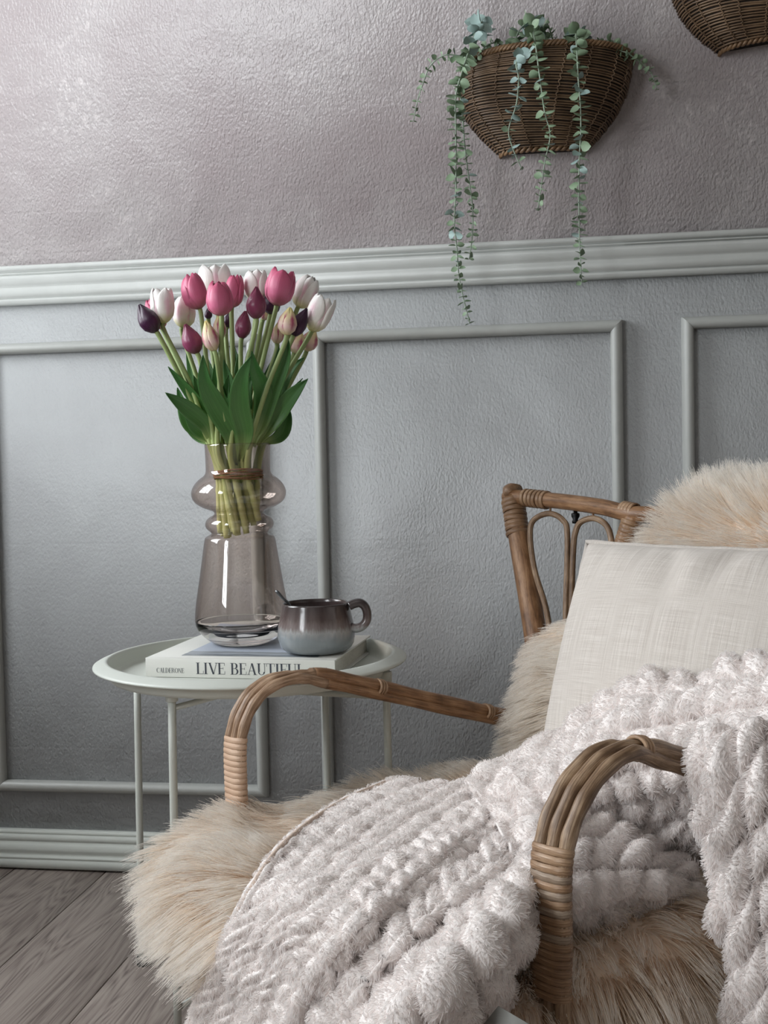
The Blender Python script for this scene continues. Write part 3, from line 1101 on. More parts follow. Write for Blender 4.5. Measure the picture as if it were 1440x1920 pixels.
zoff = BZ1 + 0.0006 - vz(1207)
wall_prof = [(r * VD / FPX, vz(y) + zoff * max(0, (y - 1100) / 110.0)) for y, r in vprof_px]
inner = [(max(0.001, r - 0.0022), z) for r, z in wall_prof]
glass_prof = np.array(wall_prof[::-1])
gp = spline(np.c_[glass_prof, np.zeros(len(glass_prof))], 150)[:, :2]
o = MB().lathe([tuple(p) for p in gp] + [(gp[-1][0] - 0.0010, gp[-1][1] + 0.0006), (gp[-1][0] - 0.0022, gp[-1][1] - 0.0004)], (VC[0], VC[1]), 96).build('vase_wall', M['glass'], vase)
zb0 = BZ1 + 0.0006
ztop_ = gp[0][1] - 0.0003
bpf = spline(np.array([(r * VD / FPX, 0, 0) for y, r in vbase_px]), 40)[:, 0]
bzz = np.interp(np.linspace(0, 1, 40), np.linspace(0, 1, len(vbase_px)), [ztop_ + (zb0 - ztop_) * (y - 1163) / (1212.5 - 1163) for y, r in vbase_px])
outer = list(zip(bpf[::-1], bzz[::-1]))
zi = lambda s: ztop_ - 0.010 - 0.004 * (1 - s * s)
innb = [(bpf[0] * s * 0.95, zi(s)) for s in (1.0, 0.9, 0.7, 0.5, 0.3, 0.12, 0.0)]
bowl = [(0.0, zb0)] + outer + [(bpf[0] * 0.985, ztop_), (bpf[0] * 0.962, ztop_ - 0.002)] + innb
fixn(MB().lathe(bowl, (VC[0], VC[1]), 96).build('vase_base', M['thick_glass'], vase))

# ---- mug and spoon
MC = on_z(594, 1222, BZ1 + 0.0005)
MD = proj(MC)[2]
kx = MD / FPX
mug = thing('stoneware_mug', 'stoneware mug with dark brown rim glaze over grey, on the white book', 'mug', (MC[0], MC[1], BZ1))
mzb = BZ1 + 0.0005
mzt = zat(591, 1130, MC)
hh = mzt - mzb
mp_ = [(0.0, 0.0), (40, 0.0), (48, 0.006), (58, 0.04), (65.5, 0.10), (70, 0.19), (72, 0.30), (72.4, 0.42), (71, 0.54), (68.5, 0.66), (66, 0.78), (64, 0.90), (63.2, 0.97), (62.6, 1.0), (61.0, 1.006), (59.6, 0.99), (59.5, 0.92), (61, 0.78), (65, 0.6), (68, 0.4), (66, 0.2), (55, 0.08), (0, 0.06)]
pr = [(r * kx, mzb + s * hh) for r, s in mp_]
M['mug'] = mug_mat(mzb + hh * 0.5)
body = fixn(MB().lathe(pr, (MC[0], MC[1]), 96).build('mug_body', M['mug'], mug))
hp = []
for (px, py) in ((655, 1136), (664, 1132), (675, 1130.5), (684, 1137), (688.5, 1150), (687, 1164), (679, 1174), (667, 1178), (658, 1176)):
    hp.append(on_plane(px, py, MC - FH * 0.012, FH))
hp = spline(hp, 30)
MB().tube(hp, [0.0062 + 0.001 * abs(i / 29 - 0.5) for i in range(30)], 14, flat=1.25).build('handle', M['mug'], mug)
sp_ = thing('teaspoon', 'steel teaspoon leaning in the stoneware mug', 'spoon', (MC[0] - 0.02, MC[1], mzb + 0.01))
s0 = on_plane(517.5, 1107, MC, FH)
s1 = on_plane(543, 1134, MC, FH)
s2 = on_plane(566, 1196, MC, FH)
pth = spline([s0, s0 * 0.5 + s1 * 0.5 + np.array([0.001, 0, -0.002]), s1, s1 * 0.45 + s2 * 0.55, s2], 22)
MB().tube(pth, np.interp(np.linspace(0, 1, 22), [0, 0.06, 0.3, 1], [0.0016, 0.0026, 0.0018, 0.0016]), 10, flat=0.5).build('spoon_handle', M['steel'], sp_)
bw = MB()
th = np.linspace(0, 2 * PI, 20, endpoint=False)
rows = []
for k in range(7):
    r = 1 - k / 6.2
    rows.append([s2 + RH * 0.012 * r * math.cos(a) + FH * 0.008 * r * math.sin(a) + np.array([0, 0, -0.003 * (1 - r * r) - 0.002]) for a in th])
bw.grid(rows, closed_v=True).build('spoon_bowl', M['steel'], sp_)

# ================================================================== TULIPS
U_IMG = _U


def bloom(parent, base, tip, width, mat, kind, seed):
    """six petals round the axis base -> tip; width = full width of the head"""
    rr_ = random.Random(seed)
    base, tip = np.array(base), np.array(tip)
    ax = tip - base
    L_ = np.linalg.norm(ax)
    ax /= L_
    s1_ = np.cross(ax, FH)
    s1_ /= np.linalg.norm(s1_)
    s2_ = np.cross(ax, s1_)
    if kind == 'bud':
        tt = [0, 0.08, 0.22, 0.42, 0.62, 0.80, 0.92, 1.0]
        rp = [0.14, 0.52, 0.88, 1.0, 0.84, 0.50, 0.22, 0.03]
    elif kind == 'open':
        tt = [0, 0.08, 0.22, 0.45, 0.68, 0.85, 0.95, 1.0]
        rp = [0.18, 0.55, 0.86, 1.0, 0.98, 0.90, 0.80, 0.70]
    else:
        tt = [0, 0.08, 0.22, 0.45, 0.68, 0.85, 0.95, 1.0]
        rp = [0.18, 0.60, 0.90, 1.0, 0.93, 0.76, 0.58, 0.42]
    ph = rr_.uniform(0, PI)
    R0 = width / 2
    for k in range(6):
        inner_ = k % 2
        a0 = ph + k * PI / 3 + rr_.uniform(-0.08, 0.08)
        sc = 0.90 if inner_ else 1.0
        Lk = L_ * (rr_.uniform(0.93, 1.0) if kind != 'bud' else rr_.uniform(0.97, 1.0))
        half = (1.10 if kind == 'bud' else 1.0)
        nt_, ns_ = 15, 11
        flare = rr_.uniform(-0.04, 0.07) if kind == 'open' else 0
        pts, uvs = [], []
        for i in range(nt_):
            t_ = i / (nt_ - 1)
            r = np.interp(t_, tt, rp) * R0 * sc
            tw = math.sin(PI * min(1, t_ * 0.62 + 0.18)) ** 0.8
            if t_ > 0.55:
                q = (t_ - 0.55) / 0.45
                tw *= math.sqrt(max(0.0, 1 - (q * 0.985) ** (2.6 if kind != 'bud' else 1.8)))
            row, ruv = [], []
            for j in range(ns_):
                s_ = -1 + 2 * j / (ns_ - 1)
                a = a0 + s_ * half * tw
                ridge = 0.045 * R0 * math.exp(-(s_ * 5) ** 2) * t_ + 0.03 * R0 * (1 - abs(s_)) - (0.05 * R0 * abs(s_) ** 3)
                rad = r + ridge + flare * R0 * max(0, t_ - 0.5) + 0.02 * R0 * math.sin(5 * t_ + k + 4 * s_)
                zz2 = t_ * Lk + (0.04 * L_ * (1 - s_ * s_) * (t_ > 0.99) * 0) - 0.02 * L_ * abs(s_) * t_
                row.append(base + ax * zz2 + (s1_ * math.cos(a) + s2_ * math.sin(a)) * rad)
                ruv.append(((s_ + 1) / 2, t_))
            pts.append(row)
            uvs.append(ruv)
        o = MB().grid(pts, uv=uvs).build('petal', mat, parent)
        sm = o.modifiers.new('thickness', 'SOLIDIFY')
        sm.thickness = 0.0009
        sm.offset = 0


def ribbon_leaf(parent, pts, width, mat=None, fold=0.35, twist=0.0, face=None):
    path = even(spline(pts, 40), 26)
    tan = np.gradient(path, axis=0)
    tan /= np.linalg.norm(tan, axis=1)[:, None]
    rows, uvs = [], []
    n = len(path)
    fc = -FH if face is None else face
    for i in range(n):
        t_ = i / (n - 1)
        w = width * 0.5 * (math.sin(PI * min(1, t_ ** 1.0)) ** 0.9 * 0.98 + 0.02) if t_ < 0.999 else width * 0.004
        w = max(w, width * 0.13 * (1 - t_))
        side = np.cross(tan[i], fc)
        side /= np.linalg.norm(side)
        nn = np.cross(side, tan[i])
        ca, sa = math.cos(twist * (t_ - 0.3)), math.sin(twist * (t_ - 0.3))
        side, nn = side * ca + nn * sa, nn * ca - side * sa
        row, ruv = [], []
        for j in range(9):
            s_ = -1 + j / 4
            wav = 0.05 * width * math.sin(t_ * 9 + s_ * 1.2) * abs(s_)
            row.append(path[i] + side * w * s_ + nn * (-(fold) * w * (1 - abs(s_) ** 1.5) + wav))
            ruv.append(((s_ + 1) / 2, t_))
        rows.append(row)
        uvs.append(ruv)
    o = MB().grid(rows, uv=uvs).build('leaf', mat or M['tulip_leaf'], parent)
    sm = o.modifiers.new('thickness', 'SOLIDIFY')
    sm.thickness = 0.0008
    sm.offset = 0
    return o


c2 = lambda x_, y_: (230 + x_ / 3.4286, 470 + y_ / 3.4286)
# base x, y, tip x, y, width (all in the crop), depth offset, material, shape, label
TUL = [
    (218, 525, 105, 345, 128, -0.050, 'purple', 'bud', 'dark purple closed tulip at the far left of the vase bouquet, leaning outward'),
    (255, 500, 172, 305, 118, 0.015, 'pink', 'cup', 'pink tulip at far left, mostly hidden behind a dark purple and a white tulip'),
    (265, 466, 250, 228, 148, -0.040, 'white', 'open', 'white tulip with split petals, beside the far left dark purple bud'),
    (388, 495, 398, 288, 142, 0.000, 'white', 'cup', 'low white tulip behind the lower left plum bud'),
    (492, 374, 430, 150, 156, -0.030, 'pink', 'cup', 'pink tulip on the upper left, left of the tall white one'),
    (600, 300, 585, 82, 210, 0.060, 'white', 'open', 'tallest wide white tulip at the top left of the bouquet'),
    (632, 418, 612, 190, 168, -0.090, 'pink', 'cup', 'front pink tulip at the centre of the bouquet below the tallest white'),
    (705, 362, 728, 150, 120, 0.010, 'pink', 'cup', 'pink tulip half hidden right of the front pink one'),
    (858, 330, 852, 122, 150, 0.030, 'white', 'open', 'white tulip with a pink blush behind the central plum bud'),
    (856, 440, 860, 230, 124, -0.070, 'plum', 'bud', 'pointed plum tulip bud at the centre top before a white tulip'),
    (766, 566, 790, 385, 98, -0.020, 'plum', 'bud', 'small glossy plum bud low in the middle of the bouquet'),
    (946, 406, 965, 275, 112, 0.020, 'purple', 'cup', 'dark purple tulip tucked below the large pink one'),
    (988, 352, 1036, 115, 182, -0.020, 'pink', 'open', 'large pink tulip with a split between petals, upper right'),
    (1132, 364, 1228, 165, 160, 0.020, 'white', 'cup', 'white tulip at upper right tilting right, right of the large pink'),
    (1212, 516, 1310, 290, 160, -0.040, 'white', 'open', 'white tulip edged pink at the far right of the bouquet'),
    (1050, 544, 1078, 362, 118, -0.080, 'cream', 'bud', 'cream bud with a pink streak at right, left of the dark purple bud'),
    (1098, 550, 1185, 368, 96, -0.060, 'purple', 'bud', 'dark purple bud on the right between cream and white tulips'),
    (478, 662, 400, 472, 124, -0.070, 'plum', 'bud', 'plum bud hanging low on the left over the leaves'),
    (590, 648, 532, 445, 100, -0.085, 'cream', 'bud', 'cream bud with a dark pink streak, low in front of the centre'),
    (630, 568, 618, 415, 84, 0.020, 'cream', 'bud', 'pale pink bud mostly hidden under the front pink tulip'),
    (672, 495, 690, 395, 60, 0.040, 'purple', 'bud', 'small dark purple bud behind the stems right of the front pink tulip'),
    (990, 600, 1000, 460, 80, 0.010, 'cream', 'bud', 'pale pink bud behind the cream streaked bud on the right'),
    (1100, 658, 1150, 520, 112, 0.010, 'cream', 'bud', 'low pink and cream tulip on the right below the dark purple bud'),
    (1180, 645, 1235, 500, 105, 0.035, 'cream', 'bud', 'lowest pink tulip at far right beneath the white edged pink tulip'),
    (905, 444, 925, 385, 60, 0.050, 'cream', 'bud', 'tiny yellowish bud peeping out below the dark purple tulip'),
    (552, 440, 548, 370, 46, 0.050, 'purple', 'bud', 'slim purple bud peeping out left of the front pink tulip'),
]
LEAVES = {   # tulip index: lists of (points from base to tip in the crop, width px of the crop, depth offset, twist)
    0: [([(640, 1250), (560, 1110), (440, 930), (292, 745)], 84, -0.050, 0.5)],
    17: [([(615, 1250), (530, 1120), (410, 1010), (272, 912)], 108, -0.085, -0.4)],
    2: [([(575, 1250), (480, 1170), (410, 1080), (352, 880)], 96, -0.035, 0.6)],
    6: [([(770, 1380), (700, 1180), (600, 1000), (530, 850), (516, 672)], 142, -0.105, 0.25), ([(735, 1250), (720, 1060), (690, 880), (650, 700)], 96, -0.02, 0.4)],
    9: [([(800, 1360), (785, 1180), (750, 1000), (765, 830), (828, 672)], 132, -0.115, -0.25)],
    15: [([(885, 1260), (905, 1090), (960, 900), (1045, 700), (1062, 545)], 112, -0.080, 0.2)],
    12: [([(870, 1250), (895, 1050), (900, 900), (850, 760), (830, 645)], 120, -0.075, 0.3)],
    14: [([(915, 1250), (965, 1100), (1060, 960), (1192, 822)], 116, -0.060, -0.5)],
    16: [([(900, 1250), (950, 1050), (1010, 880), (1080, 760), (1168, 686)], 100, -0.02, -0.2)],
    13: [([(930, 1240), (1010, 1190), (1050, 1090), (1052, 960)], 92, 0.0, 0.3)],
    3: [([(600, 1230), (530, 1040), (470, 900), (410, 640)], 86, 0.0, 0.3)],
    4: [([(660, 1230), (600, 1000), (560, 800), (520, 640)], 92, 0.01, 0.3)],
    18: [([(725, 1250), (670, 1060), (610, 900), (590, 730)], 92, -0.06, 0.3), ([(600, 1245), (500, 1200), (420, 1120), (395, 1060)], 80, -0.01, 0.3)],
    7: [([(750, 1230), (735, 1000), (740, 800), (712, 598)], 90, 0.01, 0.3)],
    8: [([(820, 1230), (815, 1000), (800, 820), (806, 640)], 96, 0.02, 0.4)],
    10: [([(780, 1230), (765, 900), (745, 760), (768, 600)], 76, -0.01, 0.2)],
    22: [([(880, 1230), (930, 980), (990, 760), (1005, 610)], 100, 0.0, -0.3)],
    23: [([(935, 1230), (980, 1080), (1040, 960), (1158, 820)], 50, 0.03, 0.2)],
    5: [([(690, 1230), (640, 1040), (600, 860), (560, 720)], 100, 0.04, 0.3)],
    11: [([(850, 1230), (880, 1000), (930, 820), (950, 720)], 110, 0.04, -0.3)],
    19: [([(700, 1230), (690, 1000), (640, 820), (618, 640)], 86, 0.03, 0.3)],
    24: [([(790, 1230), (780, 1080), (800, 900), (845, 780)], 90, -0.05, 0.5)],
    25: [([(650, 1240), (590, 1150), (520, 980), (455, 800)], 90, -0.04, -0.4)],
    20: [([(740, 1230), (690, 1100), (660, 960), (680, 800)], 84, -0.055, 0.6)],
    1: [([(600, 1245), (520, 1180), (455, 1120), (400, 1040)], 90, -0.05, 0.7)],
    21: [([(830, 1230), (860, 1000), (905, 860), (960, 760)], 100, 0.02, 0.3)],
}
TW_Z = vz(889)                              # height of the twine
BOT_Z = vz(1017)
nT = len(TUL)
for i, (bx, by, tx, ty, w, dd, mt, kd, lab) in enumerate(TUL):
    pb_ = c2(bx, by)
    pt_ = c2(tx, ty)
    d = VD + dd
    B = P(*pb_, d)
    tipdd = -0.006
    Tp = P(*pt_, d + tipdd)
    t = thing('tulip', lab, 'tulip', tuple(B), 0, 'tulips in the glass vase')
    k_ = d / FPX / 3.4286
    bloom(t, B, Tp, w * k_ * 1.02, M[mt], kd, i * 13 + 5)
    # stem: head -> twine bundle -> cut end, the bundle twisted a little
    a = i * 2.399963 + 1.0
    rad = 0.026 * math.sqrt((i + 0.5) / nT)
    if pb_[0] < 420:
        tgt = -0.7
    sx = (pb_[0] - 455) / 150.0
    qx = np.clip(sx * 0.027 + 0.008 * math.cos(a), -0.031, 0.031)
    qy = np.clip(dd * 0.30 + 0.008 * math.sin(a), -0.029, 0.029)
    rn = math.hypot(qx, qy)
    if rn > 0.030:
        qx, qy = qx * 0.030 / rn, qy * 0.030 / rn
    C0 = np.array([VC[0], VC[1], 0]) + RH * (-0.001)
    knot = C0 + RH * qx + FH * qy + np.array([0, 0, TW_Z])
    up = C0 + RH * (qx * 1.25 + 0.25 * (pb_[0] - 455) * VD / FPX * 0.3 - 0.004) + FH * (qy * 1.3) + np.array([0, 0, TW_Z + 0.042])
    rn = np.linalg.norm((up - C0)[:2])
    if rn > 0.040:
        up[:2] = C0[:2] + (up - C0)[:2] * 0.040 / rn
    tw = 0.55
    q2 = (qx * math.cos(tw) - qy * math.sin(tw), qx * math.sin(tw) + qy * math.cos(tw))
    end = C0 + RH * (q2[0] * 1.05 + 0.002) + FH * (q2[1] * 1.05) + np.array([0, 0, BOT_Z + 0.008 + 0.02 * ((i * 0.37) % 1.0) + (0.014 if qx > 0 else 0)])
    sag = B * 0.52 + up * 0.48 + RH * (-0.004 * sx)
    axd = (B - Tp) / np.linalg.norm(B - Tp)
    pth = spline([B - axd * 0.003, B + axd * 0.012, sag, up, knot, knot * 0.5 + end * 0.5, end], 46)
    rs = np.interp(np.linspace(0, 1, 46), [0, 0.45, 0.62, 1], [0.0036, 0.0036, 0.0046, 0.0048])
    for kk in (30, 34, 39, 43):
        rs[kk] = 0.0056
    MB().tube(pth, rs, 8).build('stem', M['stem'], t)
    for (pl, wl_, ddl, twl) in LEAVES.get(i, []):
        pts3 = []
        n_ = len(pl)
        for q, (lx, ly) in enumerate(pl):
            f_ = q / (n_ - 1)
            px_, py_ = c2(lx, ly)
            if q == 0:
                x_off = np.clip((px_ - 455) * VD / FPX, -0.038, 0.038)
                base3 = C0 + RH * x_off + FH * np.clip(ddl * 0.25, -0.018, 0.018)
                base3[2] = zat(px_, max(py_, 832), VC)
                pts3.append(base3)
            else:
                pts3.append(P(px_, py_, VD + ddl * (0.35 + 0.65 * f_)))
        ribbon_leaf(t, pts3, wl_ * VD / FPX / 3.4286 * 0.98, twist=twl)

tw_ = MB()
C0 = np.array([VC[0], VC[1], 0])
for k in range(7):
    an = np.linspace(0, 2 * PI, 60, endpoint=False)
    zk = TW_Z - 0.006 + k * 0.002
    rr0 = 0.0352 + 0.0012 * random.random()
    ring = [C0 + RH * (rr0 + 0.0006 * math.sin(9 * a + k)) * math.cos(a) + FH * rr0 * math.sin(a) + np.array([0, 0, zk + 0.0014 * math.sin(a * 2 + k * 1.7)]) for a in an]
    tw_.tube(ring, 0.0013, 6, closed=True)
t = tw_.build('twine', M['twine'])
tag(t, 'brown jute twine tied round the tulip stems inside the glass vase', 'twine')


# ================================================================== WALL BASKETS
def wall_basket(label, left, right, tpx, bpx, prot, nrow, seed, hidden_above=None):
    """left / right: silhouette pixels on the wall from rim to bottom; prot: how far rim / middle / bottom stand out from the wall"""
    Lw = spline([on_wall(*p) for p in left], 60)
    Rw = spline([on_wall(*p) for p in right], 60)
    c0 = (Lw[0] + Rw[0]) / 2
    t = thing('wall_basket', label, 'basket', (c0[0], -0.001, Lw[-1][2]), 0, 'wicker baskets on the wall')
    ph = np.linspace(0, PI, 33)

    def ring(s_, dr=0.0):
        f_ = s_ * 59
        a = np.array([np.interp(f_, range(60), Lw[:, k]) for k in range(3)])
        c = np.array([np.interp(f_, range(60), Rw[:, k]) for k in range(3)])
        m_ = (a + c) / 2
        hw = (c - a) / 2
        pr_ = np.interp(s_, [0, 0.35, 0.7, 1.0], prot) + dr
        hl = np.linalg.norm(hw)
        hw = hw * (hl + dr) / hl
        # squarish half oval
        co_ = np.sign(np.cos(ph)) * np.abs(np.cos(ph)) ** 0.9
        si_ = np.abs(np.sin(ph)) ** 0.85
        return m_[None] - hw[None] * co_[:, None] + np.array([0, -1, 0])[None] * (pr_ * si_)[:, None]
    rr_ = random.Random(seed)
    wb_ = MB()
    rad = (Lw[0][2] - Lw[-1][2]) / nrow * 0.43
    for i in range(nrow):
        s_ = 0.018 + 0.965 * (i + 0.5) / nrow
        pth = ring(s_, -0.0005 + 0.0009 * rr_.uniform(-1, 1))
        pth = pth + np.array([0, 0, 1]) * 0.0006 * rr_.uniform(-1, 1)
        # the strands bow between the ribs
        bow = 0.0009 * np.sin(np.linspace(0, PI * 9, 33) + (i % 2) * PI)
        pth = pth + np.array([0, -1, 0]) * bow[:, None]
        wb_.tube(pth, rad * rr_.uniform(0.9, 1.04), 6, caps=True)
    wb_.build('woven_strands', M['wicker'], t, kind='stuff')
    li = []
    for s_ in np.linspace(0.01, 0.99, 24):
        li.append(ring(s_, -rad * 0.9))
    MB().grid(li).build('inner_lining', M['dark_liner'], t)
    # back board against the wall
    bk = [np.array([q[0], -0.002, q[2]]) for q in Lw[::6]] + [np.array([q[0], -0.002, q[2]]) for q in Rw[::6][::-1]]
    MB().add(bk, [tuple(range(len(bk)))]).build('back_panel', M['dark_liner'], t, smooth=False)
    # ribs: double stitched uprights
    for k in range(1, 9):
        col_ = int(round(k * 32 / 9))
        pts = []
        n_ = nrow * 2
        for i in range(n_):
            s_ = 0.01 + 0.98 * i / (n_ - 1)
            q = ring(s_, rad * (0.5 + 0.75 * (i % 4 in (1, 2))))[col_]
            pts.append(q + np.array([0.0013 * ((i % 4) - 1.5), 0, 0]))
        MB().tube(pts, 0.0011, 5).build('rib_stitch', M['wicker'], t)
    # rim: two strands twisted into a rope
    rim = ring(0.0, 0.001)
    rim = even(spline(rim, 120), 150)
    for q in (0, 1, 2):
        an = np.linspace(0, 2 * PI * 20, 150) + q * 2 * PI / 3
        pth = rim + np.stack([0 * an, -np.cos(an) * 0.0028, np.sin(an) * 0.0028 + 0.001], -1)
        MB().tube(pth, 0.0029, 6).build('rim_braid', M['wicker_rim'], t)
    bt = even(spline(ring(1.0, -0.003), 90), 110)
    for q in (0, 1):
        an = np.linspace(0, 2 * PI * 9, 110) + q * PI
        pth = bt + np.stack([0 * an, -np.cos(an) * 0.003, np.sin(an) * 0.003 + 0.001], -1)
        MB().tube(pth, 0.0033, 6).build('foot_braid', M['wicker_rim'], t)
    lo = ring(0.985, -0.004)
    v = [tuple(q) for q in lo]
    MB().add(v, [tuple(range(len(v)))]).build('basket_base', M['dark_liner'], t, smooth=False)
    return t, ring


bask, ringf = wall_basket('brown wicker half-round wall basket with trailing eucalyptus in it',
                          [(868, 139), (862, 168), (866, 212), (893, 252), (935, 294)], [(1187, 119), (1178, 168), (1157, 216), (1128, 255), (1100, 285)], 0, 0, [0.122, 0.112, 0.078, 0.040], 39, 3)
wall_basket('brown wicker wall basket cut off by the top right corner, without plant',
            [(1236, -70), (1245, -40), (1268, 22), (1300, 66), (1345, 103)], [(1556, -92), (1547, -45), (1526, 4), (1500, 44), (1478, 78)], 0, 0, [0.122, 0.112, 0.078, 0.040], 39, 9)

# ================================================================== EUCALYPTUS
e2 = lambda x_, y_: (740 + x_ / 2.057, y_ / 2.057)
# (points in crop pixels, distances from the wall, leaf radius start / end in crop px, node gap, tone)
EU = [
    ([(345, 150), (338, 85), (310, 130), (285, 200), (262, 270), (236, 370), (236, 500), (236, 620), (236, 740), (230, 860), (240, 960), (252, 1090), (290, 1248)], [0.05, 0.08, 0.115, 0.125, 0.125, 0.115, 0.11, 0.105, 0.10, 0.095, 0.09, 0.085, 0.08], (30, 15), 21, 'mix'),
    ([(300, 200), (268, 250), (252, 330), (262, 450), (270, 560), (285, 680), (300, 800), (300, 900), (288, 1000)], [0.06, 0.10, 0.105, 0.10, 0.095, 0.09, 0.09, 0.085, 0.08], (22, 15), 22, 'green'),
    ([(510, 180), (470, 240), (478, 300), (470, 400), (440, 500), (455, 570), (490, 652)], [0.10, 0.135, 0.135, 0.12, 0.105, 0.095, 0.09], (28, 17), 30, 'blue'),
    ([(560, 180), (530, 90), (543, 170), (560, 300), (578, 430), (600, 520), (580, 620), (565, 720), (552, 805)], [0.05, 0.105, 0.14, 0.14, 0.128, 0.118, 0.11, 0.105, 0.10], (30, 16), 23, 'green'),
    ([(720, 190), (700, 130), (703, 200), (708, 300), (716, 400), (718, 500), (712, 620), (710, 740), (712, 860), (714, 960), (722, 1090)], [0.05, 0.115, 0.14, 0.14, 0.13, 0.12, 0.11, 0.105, 0.10, 0.095, 0.09], (28, 17), 22, 'green'),
    ([(330, 210), (250, 215), (195, 212), (140, 250), (110, 320), (88, 390), (72, 468)], [0.08, 0.09, 0.095, 0.09, 0.08, 0.075, 0.07], (18, 12), 24, 'dark'),
    ([(800, 200), (840, 175), (890, 200), (940, 235), (985, 275), (1012, 345)], [0.06, 0.075, 0.07, 0.06, 0.05, 0.045], (18, 13), 15, 'dark'),
    ([(470, 200), (420, 175), (385, 165), (350, 180), (320, 215)], [0.05, 0.08, 0.085, 0.09, 0.10], (19, 14), 14, 'dark'),
    ([(480, 190), (470, 140), (500, 95), (530, 80), (560, 110)], [0.05, 0.08, 0.095, 0.10, 0.105], (27, 22), 22, 'green'),
    ([(620, 190), (600, 120), (585, 90), (560, 130)], [0.04, 0.06, 0.07, 0.08], (17, 13), 16, 'dark'),
    ([(680, 180), (690, 140), (720, 135), (740, 165)], [0.06, 0.09, 0.10, 0.11], (28, 22), 22, 'green'),
    ([(780, 190), (815, 160), (835, 165), (870, 195), (910, 205)], [0.05, 0.07, 0.08, 0.08, 0.075], (20, 10), 17, 'dark'),
]
S0 = on_wall(1020, 120, 0.06)
plant = thing('eucalyptus_plant', 'trailing grey-green eucalyptus plant hanging out of the wicker wall basket', 'plant', tuple(S0))


def leaf_mesh(name, mat, curl):
    rows, uvs = [], []
    for i in range(6):
        t_ = i / 5
        w = 0.92 * math.sin(PI * (0.04 + 0.96 * t_) ** 0.85) ** 0.6 if 0 < i < 5 else (0.10 if i == 0 else 0.06)
        rows.append([(s_ * w, t_ * 2, curl * (abs(s_) ** 2 * 0.35 * w + 0.25 * (t_ - 0.4) ** 2)) for s_ in (-1, -0.5, 0, 0.5, 1)])
        uvs.append([((s_ + 1) / 2, t_) for s_ in (-1, -0.5, 0, 0.5, 1)])
    mb_ = MB().grid(rows, uv=uvs)
    o = mb_.build('template', mat)
    me = o.data
    bpy.data.objects.remove(o)
    me.name = name
    return me


LM = {k: [leaf_mesh('leaf_' + k, M[mk], 1.0), leaf_mesh('leaf_' + k, M[mk], -0.7)] for k, mk in (('green', 'eu_green'), ('blue', 'eu_blue'), ('dark', 'eu_dark'))}
allleaves = []
rr_ = random.Random(5)
for (pts, offs, (r0, r1), gap, tone) in EU:
    p3 = [on_wall(*e2(*p), o_) for p, o_ in zip(pts, offs)]
    pth = spline(p3, 90)
    Lt = np.sum(np.linalg.norm(np.diff(pth, axis=0), axis=1))
    kk = 2.0 / FPX / 2.057
    pth = even(pth, max(8, int(Lt / 0.006)))
    MB().tube(pth, np.linspace(0.0016, 0.0009, len(pth)), 6).build('stem', M['eu_stem'], plant)
    n_ = int(Lt / (gap * kk * 1.0))
    nodes = even(pth, n_ + 1)
    for i in range(n_ + 1):
        f_ = i / n_
        if i == 0:
            continue
        p = nodes[i]
        tan = nodes[min(i + 1, n_)] - nodes[i - 1]
        tan /= np.linalg.norm(tan)
        a0 = (i % 2) * PI / 2 + rr_.uniform(-0.45, 0.45) + 0.4
        s1_ = np.cross(tan, [0, 1, 0])
        s1_ /= np.linalg.norm(s1_) + 1e-9
        s2_ = np.cross(tan, s1_)
        sz = (r0 + (r1 - r0) * f_) * kk * 0.82 * rr_.uniform(0.75, 1.18)
        if i == n_:
            sz *= 0.7
        for q in (0, 1):
            a = a0 + q * PI + rr_.uniform(-0.2, 0.2)
            out = s1_ * math.cos(a) + s2_ * math.sin(a)
            dirv = out + tan * rr_.uniform(-0.15, 0.45)
            dirv /= np.linalg.norm(dirv)
            sd = np.cross(tan, dirv)
            sd = sd / np.linalg.norm(sd)
            # some blades turned to show their face
            tw = rr_.uniform(-0.6, 0.6) + (0.9 if rr_.random() < 0.35 else 0)
            nn = np.cross(sd, dirv)
            sd2 = sd * math.cos(tw) + nn * math.sin(tw)
            nn2 = np.cross(sd2, dirv)
            if p[1] + dirv[1] * sz * 2 > -0.004:
                dirv = dirv * np.array([1, -0.3, 1])
            tn = tone
            if tone == 'mix':
                tn = 'blue' if f_ < 0.2 or (f_ > 0.6 and rr_.random() < 0.6) else 'green'
            elif tone == 'green' and rr_.random() < 0.22:
                tn = 'blue'
            allleaves.append((sz, p + dirv * 0.001, sd2, dirv, nn2, tn, rr_.randint(0, 1)))
allleaves.sort(key=lambda q: -q[0])
PMI = world_of(plant).inverted()
for (sz, p, sx_, dv, nn, tn, w) in allleaves[:300]:
    o = bpy.data.objects.new('leaf', LM[tn][w])
    COL.objects.link(o)
    o.parent = plant
    Mx = Matrix(((*(sx_ * sz),), (*(dv * sz),), (*(nn * sz),))).transposed().to_4x4()
    Mx.translation = Vector(p)
    o.matrix_local = PMI @ Mx
rest = allleaves[300:]
if rest:
    mb_ = MB()
    tmpl = LM['green'][0]
    co = np.array([v.co[:] for v in tmpl.vertices])
    fc = [tuple(p.vertices) for p in tmpl.polygons]
    for (sz, p, sx_, dv, nn, tn, w) in rest:
        mb_.add(p + (co[:, :1] * sx_ + co[:, 1:2] * dv + co[:, 2:] * nn) * sz, fc)
    mb_.build('small_leaves', M['eu_green'], plant, kind='stuff')


# ================================================================== RATTAN ARMCHAIR
CA = P(443, 1505, 1.40)
CB = P(1040, 1841, 0.95)
CA[2] = CB[2] = 0
wv = CB - CA
CW = np.linalg.norm(wv)
wv /= CW                                   # across the chair, from the far arm to the near arm
bkv = np.array([-wv[1], wv[0], 0.0])
if np.dot(bkv, FH) < 0:
    bkv = -bkv                             # from the front of the seat to its back


